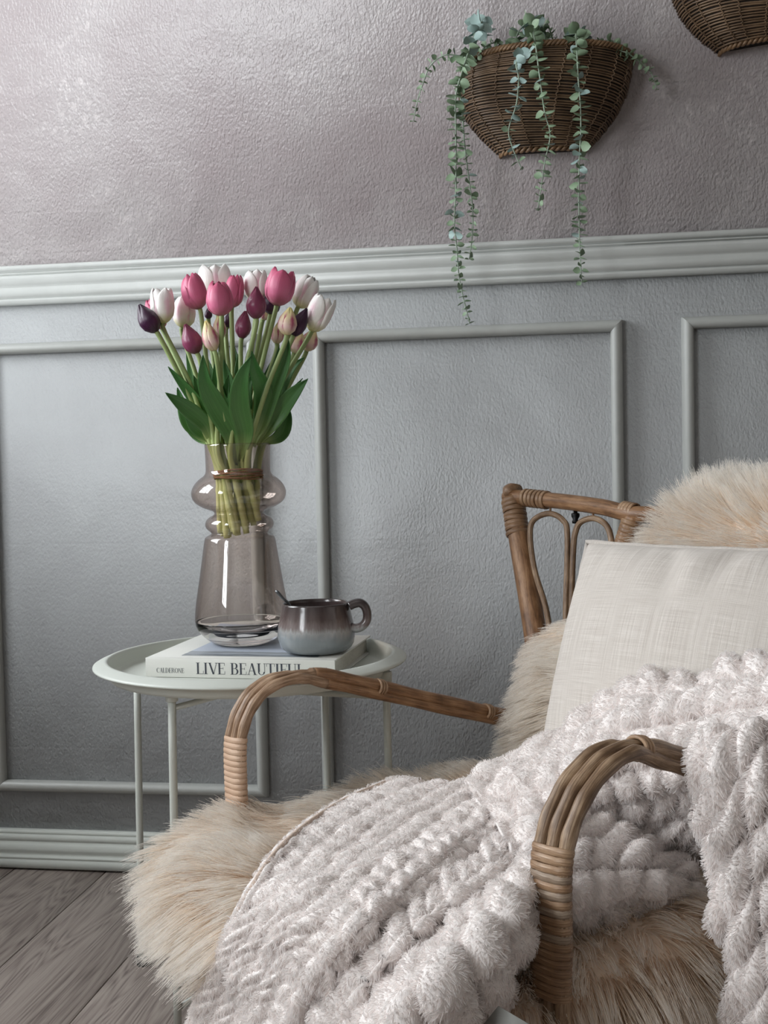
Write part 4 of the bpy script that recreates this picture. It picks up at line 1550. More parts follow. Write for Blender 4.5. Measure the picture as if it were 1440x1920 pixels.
def CH(u, v, z):
    return CA + wv * u + bkv * v + np.array([0, 0, z])


CDEP = 0.50
chair = thing('rattan_armchair', 'low rattan armchair with looped cane arms, covered in sheepskins and a blanket', 'chair', tuple(CH(CW / 2, CDEP / 2, 0)), math.atan2(wv[1], wv[0]))
far_px = [(446, 1560), (443, 1490), (441, 1400), (449, 1352), (470, 1310), (507, 1279), (560, 1266), (612, 1267), (720, 1290), (850, 1320), (975, 1347), (1030, 1360)]
near_px = [(1034, 1960), (1032, 1880), (1034, 1760), (1033, 1660), (1036, 1600), (1050, 1540), (1078, 1480), (1118, 1430), (1163, 1404), (1210, 1402), (1260, 1413), (1325, 1434)]


def arm(px, u0, mat, bindmat, ybind, extend):
    c = [on_plane(x_, y_, CA + wv * u0, wv) for x_, y_ in px]
    if extend:
        d_ = c[-1] - c[-2]
        d_ /= np.linalg.norm(d_)
        c.append(c[-1] + d_ * 0.12)
        c.append(c[-1] + d_ * 0.12)
    low = c[0].copy()
    low2 = low * 1.0
    low2[2] = 0.02
    c = [low2] + c
    rr3 = 0.0066
    for k, off in enumerate((-0.0145, 0.0, 0.0145)):
        # the outer canes taper in under the middle one towards the back of the arm
        pth = spline(c, 110)
        n_ = len(pth)
        apex = int(np.argmax(pth[:, 2]))
        sh = np.ones(n_)
        sh[apex:] = np.clip(1 - (np.arange(n_ - apex) / 14.0), 0.28, 1)
        sh = np.convolve(np.pad(sh, 3, mode='edge'), np.ones(7) / 7, 'valid')
        dz = np.where(np.arange(n_) > apex, -abs(off) * (1 - sh) * 0.9, 0)
        q = pth + wv * (off * sh)[:, None] + np.array([0, 0, 1]) * dz[:, None]
        if k != 1:
            q = q + np.array([0, 0, -0.001])
        rad = np.full(n_, rr3) * (1 + 0.06 * np.sin(np.arange(n_) * 0.7 + k))
        if k == 1:
            rad[apex + 6:] *= 1.35
        if extend:
            MB().tube(q, rad, 14).build('arm_cane', mat, chair)
        else:
            sp2 = apex + 5 + 3 * k
            MB().tube(q[:sp2], rad[:sp2], 14).build('arm_cane', mat, chair)
            MB().tube(q[sp2 - 1:], rad[sp2 - 1:] * 1.03, 14).build('arm_bar', M['cane_dark'], chair)
    # cane binding round the upright
    pth = even(spline(c, 200), 400)
    yy = np.array([proj(p_)[1] for p_ in pth])
    apex = int(np.argmax(pth[:, 2]))
    idx = [i for i in range(apex) if ybind[0] <= yy[i] <= ybind[1]]
    seg = pth[idx[0]:idx[-1] + 1]
    Ls = np.sum(np.linalg.norm(np.diff(seg, axis=0), axis=1))
    pitch = 0.0068
    turns = int(Ls / pitch)
    seg = even(seg, turns + 1)
    for i in range(turns):
        p_ = (seg[i] + seg[i + 1]) / 2
        tn = seg[i + 1] - seg[i]
        tn /= np.linalg.norm(tn)
        fwd = np.cross(wv, tn)
        an = np.linspace(0, 2 * PI, 24, endpoint=False)
        hw_, ht_ = 0.0145 + rr3 - 0.0008, rr3 + 0.0012
        sl = 0.0016
        ringp = [p_ + wv * hw_ * np.sign(math.cos(a)) * abs(math.cos(a)) ** 0.75 + fwd * ht_ * np.sign(math.sin(a)) * abs(math.sin(a)) ** 0.75 + tn * (sl * math.cos(a) + 0.0003 * random.uniform(-1, 1)) for a in an]
        MB().tube(ringp, 0.0039, 8, closed=True, flat=0.42, ref=tn).build('binding_turn', M['bind_grey'] if (extend and random.random() < 0.35) else bindmat, chair)
    # little ring bindings along the arm
    for f_ in extend_rings[px is near_px]:
        pth2 = spline(c, 110)
        ap2 = int(np.argmax(pth2[:, 2]))
        i = ap2 + int((108 - ap2) * f_)
        p_ = pth2[i]
        tn = pth2[i + 1] - pth2[i - 1]
        tn /= np.linalg.norm(tn)
        fwd = np.cross(wv, tn)
        for w_ in (-0.004, 0, 0.004):
            ringp = [p_ + tn * w_ + (wv * math.cos(a) * 0.0125 + fwd * math.sin(a) * 0.0098) + np.array([0, 0, -0.001]) for a in np.linspace(0, 2 * PI, 18, endpoint=False)]
            MB().tube(ringp, 0.0021, 6, closed=True).build('ring_binding', M['bind_brown'], chair)
    return c


extend_rings = {False: (0.42, 0.72), True: (0.16,)}
arm(far_px, 0.0, M['cane_light'], M['bind_light'], (1378, 1540), False)
arm(near_px, CW, M['cane_hoop'], M['bind_brown'], (1582, 1872), True)
# backrest
bq0, bq1 = CH(0, 0.50, 0.36), CH(0, 0.565, 0.72)
bup = (bq1 - bq0) / np.linalg.norm(bq1 - bq0)
bn = np.cross(wv, bup)


def BK(px, py, off=0.0):
    return on_plane(px, py, bq0 + bn * off, bn)


post = [BK(1048, 1480), BK(1035, 1400), BK(1016, 1280), BK(1000, 1165), BK(984, 1070), BK(972, 1000), BK(962, 932)]
pl = post[0].copy()
pl = np.array([pl[0], pl[1], 0.0]) + bkv * 0.02
MB().tube(spline([pl] + post, 60), np.interp(np.linspace(0, 1, 60), [0, 0.5, 0.9, 1], [0.015, 0.0175, 0.0165, 0.015]), 18).build('back_post', M['cane_dark'], chair)
rail_px = [(951, 931), (990, 934), (1060, 941), (1130, 951), (1205, 965)]
rl = [BK(*p) for p in rail_px]
e_ = rl[-1] - rl[-2]
e_ /= np.linalg.norm(e_)
Wb = CW * 1.0
mid = CH(CW / 2, 0.60, 0.715)
rl2 = [CH(CW * 0.62, 0.60, 0.70), CH(CW * 0.85, 0.575, 0.72), CH(CW * 1.02, 0.555, 0.735)]
railp = spline(rl + [CH(CW * 0.48, 0.60, 0.692)] + rl2, 70)
MB().tube(railp, 0.0118, 16).build('top_rail', M['cane_dark'], chair)
MB().tube(spline([CH(CW, 0.50, 0.0), CH(CW, 0.50, 0.36), CH(CW * 1.02, 0.55, 0.735)], 30), 0.0165, 16).build('back_post', M['cane_dark'], chair)
ip = [BK(1190, 968), BK(1176, 1010), BK(1160, 1080), BK(1150, 1200), BK(1140, 1400)]
MB().tube(spline(ip, 30), 0.0135, 14).build('inner_post', M['cane_dark'], chair)
ip2 = [CH(CW * 0.66, 0.60, 0.70), CH(CW * 0.66, 0.53, 0.36)]
MB().tube(spline(ip2, 20), 0.0135, 14).build('inner_post', M['cane_dark'], chair)


def wraps(path, n, rad, th, name='corner_binding'):
    seg = even(path, n + 1)
    for i in range(n):
        p_ = (seg[i] + seg[i + 1]) / 2
        tn = seg[i + 1] - seg[i]
        tn /= np.linalg.norm(tn)
        a1 = np.cross(tn, [0.3, 0.2, 0.9])
        a1 /= np.linalg.norm(a1)
        a2 = np.cross(tn, a1)
        jit = tn * random.uniform(-0.0006, 0.0006)
        tl = random.uniform(-0.0012, 0.0012)
        ringp = [p_ + jit + tn * tl * math.sin(a) + (a1 * math.cos(a) + a2 * math.sin(a)) * rad for a in np.linspace(0, 2 * PI, 22, endpoint=False)]
        MB().tube(ringp, th * 1.15, 8, closed=True, flat=0.5, ref=tn).build(name, M['bind_brown'], chair)


wraps([BK(971, 1004), BK(966, 965), BK(961, 936)], 8, 0.0168, 0.0036)
wraps([BK(984, 933), BK(1028, 938)], 6, 0.0126, 0.0034)
wraps([BK(1168, 957), BK(1192, 962)], 4, 0.0125, 0.0030)
wraps([BK(1186, 978), BK(1172, 1022)], 6, 0.0142, 0.0034)
MB().tube([BK(948, 916), BK(955, 920), BK(964, 926)], [0.006, 0.013, 0.017], 16).build('corner_cap', M['bind_brown'], chair)
loop1 = [(1036, 1220), (1024, 1142), (1002, 1067), (994, 1003), (1001, 975), (1029, 963), (1055, 975), (1064, 1006), (1061, 1142), (1060, 1230)]
loop2 = [(1071, 1230), (1072, 1120), (1075, 1030), (1079, 998), (1089, 979), (1113, 972), (1136, 984), (1146, 1012), (1146, 1060), (1140, 1230)]
for lp in (loop1, loop2):
    MB().tube(spline([BK(*p, 0.004) for p in lp], 70), 0.0044, 12).build('cane_loop', M['cane_hoop'], chair)
for q in ((1032, 949, 1032, 962), (1112, 962, 1113, 972)):
    MB().tube([BK(q[0], q[1]), BK(q[2], q[3])], 0.0016, 8).build('spacer', M['cane_dark'], chair)
kb = MB().tube([BK(1079, 950), BK(1079, 962), BK(1079, 963), BK(1079, 968), BK(1079, 974), BK(1079, 978), BK(1079, 981)], [0.0028, 0.003, 0.0062, 0.0062, 0.0036, 0.0052, 0.0048], 14).build('hanging_hook', M['black_metal'], chair)
kb['label'] = 'small black metal peg'
# seat frame, a woven seat and the lower frame
fr = [CH(0, 0, 0.245), CH(CW, 0, 0.245), CH(CW, CDEP, 0.225), CH(0, CDEP, 0.225)]
for i in range(4):
    MB().tube([fr[i], fr[(i + 1) % 4]], 0.012, 12).build('seat_rail', M['cane_dark'], chair)
for k in range(9):
    v_ = 0.03 + k * 0.055
    MB().tube([CH(0, v_, 0.25 - v_ * 0.04), CH(CW, v_, 0.25 - v_ * 0.04)], 0.006, 8).build('seat_cane', M['cane_dark'], chair)
for i in range(2):
    MB().tube([CH(CW * i, 0, 0.09), CH(CW * i, CDEP, 0.09)], 0.009, 10).build('stretcher', M['cane_dark'], chair)


# ================================================================== HAIR TOOLS
def sample_mesh(verts, faces, n, seed, weight=None):
    """random points on quads: positions, normals, uv-like (cell) ids"""
    r = np.random.default_rng(seed)
    v = np.asarray(verts)
    f = np.asarray(faces)
    a, b_, c, d = v[f[:, 0]], v[f[:, 1]], v[f[:, 2]], v[f[:, 3]]
    nn = np.cross(c - a, d - b_)
    ar = np.linalg.norm(nn, axis=1) / 2
    w = ar if weight is None else ar * weight
    cdf = np.cumsum(w)
    idx = np.searchsorted(cdf, r.random(n) * cdf[-1])
    idx = np.minimum(idx, len(f) - 1)
    s_, t_ = r.random((2, n, 1))
    p_ = (a[idx] * (1 - s_) + b_[idx] * s_) * (1 - t_) + (d[idx] * (1 - s_) + c[idx] * s_) * t_
    nrm = nn[idx] / (np.linalg.norm(nn[idx], axis=1)[:, None] + 1e-12)
    return p_, nrm, idx


def hair_object(name, pts, rad, mat, parent):
    """pts: (n, k, 3) world; rad: (k,) or (n,k)"""
    n, k = pts.shape[:2]
    hc = bpy.data.hair_curves.new(name)
    hc.add_curves([k] * n)
    Mi = np.array(world_of(parent).inverted())
    w = pts.reshape(-1, 3) @ Mi[:3, :3].T + Mi[:3, 3]
    hc.position_data.foreach_set('vector', w.astype(np.float32).ravel())
    at = hc.attributes.get('radius') or hc.attributes.new('radius', 'FLOAT', 'POINT')
    at.data.foreach_set('value', np.broadcast_to(rad, (n, k)).astype(np.float32).ravel())
    hc.materials.append(mat)
    o = bpy.data.objects.new(name, hc)
    COL.objects.link(o)
    o.parent = parent
    o['kind'] = 'stuff'
    return o


def nearest_clump(p_, centers):
    from mathutils.kdtree import KDTree
    kd = KDTree(len(centers))
    for i, c in enumerate(centers):
        kd.insert(c, i)
    kd.balance()
    return np.array([kd.find(q)[1] for q in p_.tolist()])


def long_fur(name, parent, verts, faces, n, flow, length, mat, seed, weight=None, nclump=1400, k=9, lift=0.55, grav=0.6, wave=0.009, r0=0.00042):
    p_, nr, _ = sample_mesh(verts, faces, n, seed, weight)
    cp, cn, _ = sample_mesh(verts, faces, nclump, seed + 1, weight)
    r = np.random.default_rng(seed + 2)

    def grow(q, nn, jit):
        m_ = len(q)
        fl_ = flow(q, nn)
        ln = length(q, nn) * (1 + jit * r.uniform(-0.35, 0.25, m_))
        wob = np.stack([vnoise(q * 14, 1), vnoise(q * 14, 2), vnoise(q * 14, 3)], -1)
        fl_ = fl_ + 0.55 * wob
        d_ = nn * lift + fl_ + jit * r.normal(0, 0.16, (m_, 3))
        d_ /= np.linalg.norm(d_, axis=1)[:, None]
        out = [q]
        cur = q.copy()
        for i in range(1, k):
            t_ = i / (k - 1)
            g_ = d_ + fl_ * 0.5 * t_ + np.array([0, 0, -grav]) * t_
            # keep above the skin
            into = np.minimum(0, (g_ * nn).sum(1) + 0.05)[:, None]
            g_ = g_ - nn * into
            wv_ = np.stack([vnoise(cur * 42, 4), vnoise(cur * 42, 5), vnoise(cur * 42, 6)], -1)
            g_ = g_ / np.linalg.norm(g_, axis=1)[:, None] + wv_ * wave * 22 * 1.0
            cur = cur + g_ / np.linalg.norm(g_, axis=1)[:, None] * (ln / (k - 1))[:, None]
            out.append(cur)
        return np.stack(out, 1)
    own = grow(p_, nr, 1.0)
    gd = grow(cp, cn, 0.3)
    ci = nearest_clump(p_, cp)
    tt = np.linspace(0, 1, k)[None, :, None]
    strength = (0.2 + 0.65 * r.random(len(p_)))[:, None, None]
    mixk = (tt ** 1.1) * strength
    # the guide carried to the strand's own root, then drawn together at the tips
    pts = own * (1 - mixk) + gd[ci] * mixk
    rad = np.linspace(1, 0.28, k)[None] * r0 * r.uniform(0.7, 1.2, (len(p_), 1))
    return hair_object(name, pts, rad, mat, parent)


def grid_faces(nu, nv, cu=False, cv=False):
    f = []
    for i in range(nu if cu else nu - 1):
        for j in range(nv if cv else nv - 1):
            i2, j2 = (i + 1) % nu, (j + 1) % nv
            f.append((i * nv + j, i2 * nv + j, i2 * nv + j2, i * nv + j2))
    return f


# ================================================================== SEAT SHEEPSKIN
UC, VCN = CW * 0.5 - 0.012, 0.200
HU, HV = CW * 0.5 + 0.018, 0.312
Z0s, Z1s = 0.225, 0.338
nu, nv = 96, 40
ang = np.linspace(0, 2 * PI, nu, endpoint=False)
rows = []
sq = lambda c, e: np.sign(c) * np.abs(c) ** e
for j in range(nv):
    b_ = PI / 2 - PI * (j + 0.25) / (nv - 0.5)
    cr, cz = np.abs(math.cos(b_)) ** 0.45, sq(math.sin(b_), 0.42)
    zc_ = (Z0s + Z1s) / 2 + (Z1s - Z0s) / 2 * cz
    uu = UC + HU * cr * sq(np.cos(ang), 0.42)
    vv = VCN + HV * cr * sq(np.sin(ang), 0.42)
    q = CA[None] + wv[None] * uu[:, None] + bkv[None] * vv[:, None]
    q[:, 2] = zc_ + 0.012 * vnoise(q * 9, 5)
    rows.append(q)
rows = np.array(rows).transpose(1, 0, 2)
SV = rows.reshape(-1, 3)
SF = grid_faces(nu, nv, cu=True)
skin1 = thing('sheepskin', 'cream long-haired sheepskin spread over the seat, hanging over its front and near side', 'sheepskin', tuple(CH(CW / 2, 0.2, Z1s)), 0, 'sheepskins on the armchair')
o = MB().add(SV, SF).build('hide', M['fleece_skin'], skin1)
fixn(o)
cen = CH(UC, VCN + 0.06, 0.30)


def outward(verts, faces):
    v = np.asarray(verts)
    f = np.asarray(faces)
    c = v.mean(0)
    nn = np.cross(v[f[:, 2]] - v[f[:, 0]], v[f[:, 3]] - v[f[:, 1]])
    if ((v[f[:, 0]] - c) * nn).sum() < 0:
        f = f[:, ::-1]
    return f


SF = outward(SV, SF)
fcn = np.cross(SV[SF[:, 2]] - SV[SF[:, 0]], SV[SF[:, 3]] - SV[SF[:, 1]])
fcn /= np.linalg.norm(fcn, axis=1)[:, None] + 1e-9
fcc = SV[SF].mean(1)
uu = (fcc - CA) @ wv
vv = (fcc - CA) @ bkv
wt = np.where(fcn[:, 2] < -0.5, 0.03, 1.0)
wt = np.where((fcn[:, 2] > 0.6) & (uu > 0.12) & (vv > 0.06), 0.30, wt)
wt = np.where(vv > 0.44, 0.25, wt)


# the part of the seat the blanket presses on (outline of the blanket seen from the room)
UNDER = [(760, 1500), (650, 1545), (565, 1615), (505, 1695), (455, 1790), (415, 1870), (380, 1990), (840, 2040), (985, 1760), (1010, 1690), (1100, 1690), (1290, 1640), (1360, 1560), (1450, 1400), (1200, 1330), (1000, 1440), (900, 1475)]


def in_poly(p, poly):
    x_, y_ = p[:, 0], p[:, 1]
    ins = np.zeros(len(p), bool)
    for (ax_, ay_), (bx_, by_) in zip(poly, poly[1:] + poly[:1]):
        c = ((ay_ > y_) != (by_ > y_)) & (x_ < (bx_ - ax_) * (y_ - ay_) / (by_ - ay_ + 1e-9) + ax_)
        ins ^= c
    return ins


def flow1(q, nn):
    d_ = q - cen
    d_[:, 2] *= 0.2
    d_ /= np.linalg.norm(d_, axis=1)[:, None] + 1e-9
    side = np.clip(1 - nn[:, 2:3], 0, 1)
    return d_ * 0.9 + np.array([0, 0, -0.38]) * side


def len1(q, nn):
    u_ = (q - CA) @ wv
    v_ = (q - CA) @ bkv
    L_ = np.where(nn[:, 2] > 0.6, 0.052, 0.072)
    pp_ = np.array([proj(x_)[:2] for x_ in q])
    L_ = np.where(in_poly(pp_, UNDER), 0.016, L_)
    post_near = np.exp(-(((u_ - CW) / 0.06) ** 2 + (v_ / 0.06) ** 2))
    post_far = np.exp(-((u_ / 0.035) ** 2 + (v_ / 0.035) ** 2))
    return L_ * (1 - 0.6 * post_near) * (1 - 0.3 * post_far)


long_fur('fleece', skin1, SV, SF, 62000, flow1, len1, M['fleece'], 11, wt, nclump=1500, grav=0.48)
tg = on_plane(935, 1886, CH(0, -0.10, 0), -bkv)
# care tag hanging out from under the blanket at the front
tn_ = np.cross(bkv, [0, 0, 1.0])
q0, q1, q2, q3 = [on_plane(px, py, CH(0, -0.095, 0), -bkv) for px, py in ((935, 1886), (996, 1922), (960, 1975), (893, 1938))]
th_ = -bkv * 0.0006
MB().add([q0, q1, q2, q3, q0 + th_, q1 + th_, q2 + th_, q3 + th_], [(0, 1, 2, 3), (7, 6, 5, 4), (0, 4, 5, 1), (1, 5, 6, 2), (2, 6, 7, 3), (3, 7, 4, 0)]).build('care_tag', simple('grey care tag', srgb(150, 150, 146), 0.7, nscale=50), skin1, smooth=False)['label'] = 'plain grey care tag'

# ================================================================== BACK SHEEPSKIN
skin2 = thing('sheepskin', 'cream long-haired sheepskin hung over the chair back behind the linen cushion', 'sheepskin', tuple(CH(CW / 2, 0.5, 0.6)), 0, 'sheepskins on the armchair')
# outline rows: (y, left x, right x in the photograph, distance in front of the back plane)
srows = [(1500, 905, 1700, 0.10), (1430, 945, 1720, 0.085), (1350, 968, 1740, 0.075), (1270, 975, 1750, 0.06), (1205, 985, 1760, 0.05), (1185, 1030, 1765, 0.048), (1150, 1120, 1768, 0.045), (1100, 1165, 1770, 0.045), (1040, 1205, 1775, 0.045), (990, 1232, 1780, 0.045), (966, 1262, 1780, 0.030), (948, 1300, 1775, 0.005), (950, 1300, 1775, -0.035), (1000, 1260, 1770, -0.05), (1080, 1240, 1760, -0.05)]
ctrl = []
for (y_, xl, xr, of) in srows:
    a, c = BK(xl, y_, 0), BK(xr, y_ + (xr - xl) * 0.16, 0)
    sgn = 1 if np.dot(bn, CAM - bq0) > 0 else -1
    a = on_plane(xl, y_, bq0 + bn * sgn * of, bn)
    # the far end runs along the chair's own width
    c = a + wv * (np.dot(CH(CW * 1.04, 0, 0) - a, wv))
    row = []
    for k in range(28):
        f_ = k / 27
        q = a * (1 - f_) + c * f_
        q = q + bn * sgn * (-0.05 * (1 - math.sin(PI * min(max(f_ * 1.0, 0.0), 1)) ** 0.35))
        row.append(q)
    ctrl.append(row)
ctrl = np.array(ctrl)
den = np.stack([spline(ctrl[:, k], 70) for k in range(28)], 1)
den = den + bn * (0.010 * vnoise(den * 8, 3))[..., None]
BV = den.reshape(-1, 3)
BF = np.array(grid_faces(70, 28))
o = MB().add(BV, BF).build('hide', M['fleece_skin'], skin2)
sm = o.modifiers.new('thickness', 'SOLIDIFY')
sm.thickness = 0.012
nn = np.cross(BV[BF[:, 2]] - BV[BF[:, 0]], BV[BF[:, 3]] - BV[BF[:, 1]])
cc = BV[BF].mean(1)
ax_c = (CH(CW / 2, 0.56, 0.55))
if ((cc[:28 * 30] - ax_c) * nn[:28 * 30]).sum() < 0:
    BF = BF[:, ::-1]


def flow2(q, nn_):
    u_ = (q - CA) @ wv
    lf = np.clip(1 - u_ / (CW * 0.55), 0, 1)[:, None]
    up_ = np.clip((q[:, 2:3] - 0.60) / 0.10, 0, 1)
    return -wv * (0.30 + 0.75 * lf) + np.array([0, 0, 1.0]) * (0.65 * up_ - 0.30 * (1 - up_)) - bkv * 0.15


def len2(q, nn_):
    return np.where(q[:, 2] > 0.62, 0.058, 0.062)


fz = cc[:, 2]
uu2 = (cc - CA) @ wv
wt2 = np.where((fz < 0.60) & (uu2 > 0.22), 0.12, 1.0)
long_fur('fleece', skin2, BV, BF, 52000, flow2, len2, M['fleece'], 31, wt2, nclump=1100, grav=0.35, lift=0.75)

# ================================================================== CUSHION
cush = thing('cushion', 'square oatmeal linen cushion leaning against the sheepskin on the chair back', 'cushion', tuple(P(1250, 1400, 1.3)))
TL = P(1104, 1020, 1.49)
BL = P(1010, 1446, 1.37)
SZ = 0.40
TR = TL + wv * SZ + np.array([0, 0, 0.006])
BR = BL + wv * SZ
cn = np.cross(TR - TL, TL - BL)
cn /= np.linalg.norm(cn)
if np.dot(cn, CAM - TL) < 0:
    cn = -cn
n_ = 61


def cush_pt(s_, t_, side):
    q = (TL * (1 - s_) + TR * s_) * t_ + (BL * (1 - s_) + BR * s_) * (1 - t_)
    e = max(0.0, (1 - (2 * s_ - 1) ** 2)) * max(0.0, (1 - (2 * t_ - 1) ** 2))
    th = 0.066 * e ** 0.42
    # pinch the middle of every edge in a little
    c = (TL + TR + BL + BR) / 4
    pin = 0.035 * ((1 - (2 * s_ - 1) ** 2) * abs(2 * t_ - 1) ** 4 + (1 - (2 * t_ - 1) ** 2) * abs(2 * s_ - 1) ** 4)
    q = q + (c - q) * pin
    # gathers running in from the top seam
    w = 0
    if side > 0:
        for (sc, wd, am, ln) in ((0.40, 0.05, 0.011, 0.22), (0.31, 0.03, 0.005, 0.15), (0.52, 0.04, 0.007, 0.20), (0.66, 0.04, 0.008, 0.18), (0.12, 0.03, 0.004, 0.12)):
            dd_ = 1 - t_
            x_ = (s_ - sc - 0.25 * dd_ * (1 if sc < 0.5 else -1)) / wd
            w -= am * math.exp(-x_ * x_) * math.exp(-(dd_ / ln) ** 2) * min(1, dd_ * 14)
            x2 = x_ - 1.6
            w += 0.7 * am * math.exp(-x2 * x2) * math.exp(-(dd_ / ln) ** 2) * min(1, dd_ * 14)
    return q + cn * side * (th + w)


for side, nm in ((1, 'front_panel'), (-1, 'back_panel')):
    pts, uvs = [], []
    for i in range(n_):
        s_ = 0.5 - 0.5 * math.cos(PI * i / (n_ - 1))
        row, ru = [], []
        for j in range(n_):
            t_ = 0.5 - 0.5 * math.cos(PI * j / (n_ - 1))
            row.append(cush_pt(s_, t_, side))
            ru.append((s_ * SZ, t_ * SZ))
        pts.append(row)
        uvs.append(ru)
    MB().grid(pts, uv=uvs).build(nm, M['linen'], cush)
edge = [cush_pt(s_, 1, 1) for s_ in np.linspace(0, 1, 30)] + [cush_pt(1, t_, 1) for t_ in np.linspace(1, 0, 30)[1:]] + [cush_pt(s_, 0, 1) for s_ in np.linspace(1, 0, 30)[1:]] + [cush_pt(0, t_, 1) for t_ in np.linspace(0, 1, 30)[1:-1]]
cc_ = (TL + TR + BL + BR) / 4
edge = [e + (e - cc_) / np.linalg.norm(e - cc_) * 0.004 + cn * 0.0012 * math.sin(i * 1.3) for i, e in enumerate(edge)]
MB().tube(edge, 0.0042, 8, closed=True).build('seam_edge', M['linen'], cush)

# ================================================================== BLANKET
blk = thing('throw_blanket', 'fluffy off-white braided plush throw blanket draped over the seat and near arm', 'blanket', tuple(CH(CW / 2, 0.1, 0.38)))
PL = [(CH(0, 0, 0.378), np.array([0, 0, 1.0])), (CH(0, -0.135, 0), -bkv), (CH(CW + 0.0, 0, 0), wv)]


def body(px, py, push=0.0):
    r = ray(px, py)
    ts = []
    for q, n in PL:
        den_ = np.dot(n, r)
        if den_ < -1e-3:
            ts.append(np.dot(q - CAM, n) / den_)
    ts = np.array(ts)
    k_ = 0.035
    m_ = ts.max()
    return m_ + k_ * math.log(np.exp((ts - m_) / k_).sum()) - k_ * 0.3 + push


ALLV, ALLF, ALLW, ALLA = [], [], [], []


def patch(ctrl3, nu_, nv_, rows_fn, cell, amp, name, seed, slant=0.0, base_noise=0.006, flip=False, skew=0.0):
    """ctrl3: (rows, cols, 3) world points; rows run along the braids. rows_fn(v)-> braid coordinate"""
    c = np.array(ctrl3)
    a = np.stack([spline(c[i], nu_) for i in range(c.shape[0])], 0)
    g_ = np.stack([spline(a[:, j], nv_) for j in range(nu_)], 1)        # nv_ x nu_ x 3
    du = np.gradient(g_, axis=1)
    dv = np.gradient(g_, axis=0)
    nn_ = np.cross(du, dv)
    nn_ /= np.linalg.norm(nn_, axis=2)[..., None] + 1e-12
    if (nn_ * (CAM - g_)).sum() < 0:
        nn_ = -nn_
    # folds and lumps
    g_ = g_ + nn_ * (base_noise * vnoise(g_ * 16, seed) + base_noise * 0.5 * vnoise(g_ * 34, seed + 1))[..., None]
    vco = np.linspace(0, c.shape[0] - 1, nv_)
    br = np.array([rows_fn(v) for v in vco])
    arc_ = np.concatenate([np.zeros((nv_, 1)), np.cumsum(np.linalg.norm(np.diff(g_, axis=1), axis=2), axis=1)], 1)
    arc_ = arc_ + 0.008 * vnoise(g_ * 24, seed + 2)
    br2 = br[:, None] + 0.10 * vnoise(g_ * 25, seed + 3)
    ri = np.floor(br2)
    aa = (br2 - ri) * 2 - 1
    cl = np.array([cell(v) for v in vco])[:, None]
    am = np.array([amp(v) for v in vco])[:, None]
    ph = arc_ / cl + (ri % 2) * 0.5 + ri * 0.13 + slant * aa
    ci = np.floor(ph)
    bb = (ph - ci) * 2 - 1
    jit = np.modf(np.abs(np.sin(ci * 12.9898 + ri * 78.233 + seed) * 43758.5453))[0]
    h = am * (0.72 + 0.5 * jit) * np.sqrt(np.maximum(0, 1 - np.abs(aa) ** 2.6)) * np.sqrt(np.maximum(0, 1 - np.abs(bb) ** 2.2))
    g_ = g_ + nn_ * h[..., None]
    base = sum(len(x) for x in ALLV)
    v_ = g_.reshape(-1, 3)
    f_ = np.array(grid_faces(nv_, nu_))
    # orient
    ok = np.cross(v_[f_[:, 2]] - v_[f_[:, 0]], v_[f_[:, 3]] - v_[f_[:, 1]])
    if ((CAM - v_[f_[:, 0]]) * ok).sum() < 0:
        f_ = f_[:, ::-1]
    ALLV.append(v_)
    ALLF.append(f_ + base)
    return g_


# the big piece over the seat
VL = [
    ([(745, 1470), (640, 1517), (540, 1592), (475, 1682), (425, 1782), (384, 1870), (350, 1965)], 0.000),
    ([(850, 1478), (740, 1532), (640, 1602), (560, 1692), (500, 1782), (455, 1872), (420, 1975)], -0.010),
    ([(925, 1475), (820, 1547), (720, 1622), (630, 1712), (565, 1792), (520, 1872), (490, 1985)], -0.018),
    ([(962, 1503), (872, 1580), (780, 1650), (688, 1730), (618, 1810), (568, 1890), (545, 1992)], -0.022),
    ([(978, 1532), (900, 1602), (810, 1672), (715, 1750), (645, 1830), (600, 1902), (575, 1994)], 0.030),
    ([(992, 1560), (922, 1625), (835, 1690), (740, 1770), (672, 1850), (630, 1912), (605, 1994)], -0.012),
    ([(1002, 1590), (937, 1650), (857, 1715), (765, 1797), (700, 1867), (662, 1922), (640, 1994)], 0.032),
    ([(1004, 1622), (950, 1685), (882, 1752), (800, 1826), (742, 1895), (710, 1950), (690, 2004)], -0.035),
    ([(1006, 1660), (958, 1728), (902, 1796), (840, 1862), (800, 1920), (780, 1965), (760, 2014)], -0.030),
    ([(1004, 1695), (962, 1765), (922, 1828), (880, 1885), (846, 1940), (826, 1985), (806, 2024)], 0.012),
    ([(990, 1720), (955, 1790), (925, 1850), (890, 1905), (860, 1955), (840, 1995), (820, 2034)], 0.060),
]
A3 = [[P(x_, y_, body(x_, y_, off)) for x_, y_ in ln] for ln, off in VL]


def rowsA(v):
    return v * 2.0 if v < 3 else (6.0 + (v - 3) * 0.5 if v < 7 else 8.0 + (v - 7) * 1.0)


patch(A3, 300, 330, rowsA, lambda v: 0.028 if v < 3 else (0.030 if v < 7 else 0.042), lambda v: 0.0105 if v < 3 else (0.014 if v < 7 else 0.022), 'A', 2, slant=0.22)
hem_line = [np.array(q) for q in A3[0]]
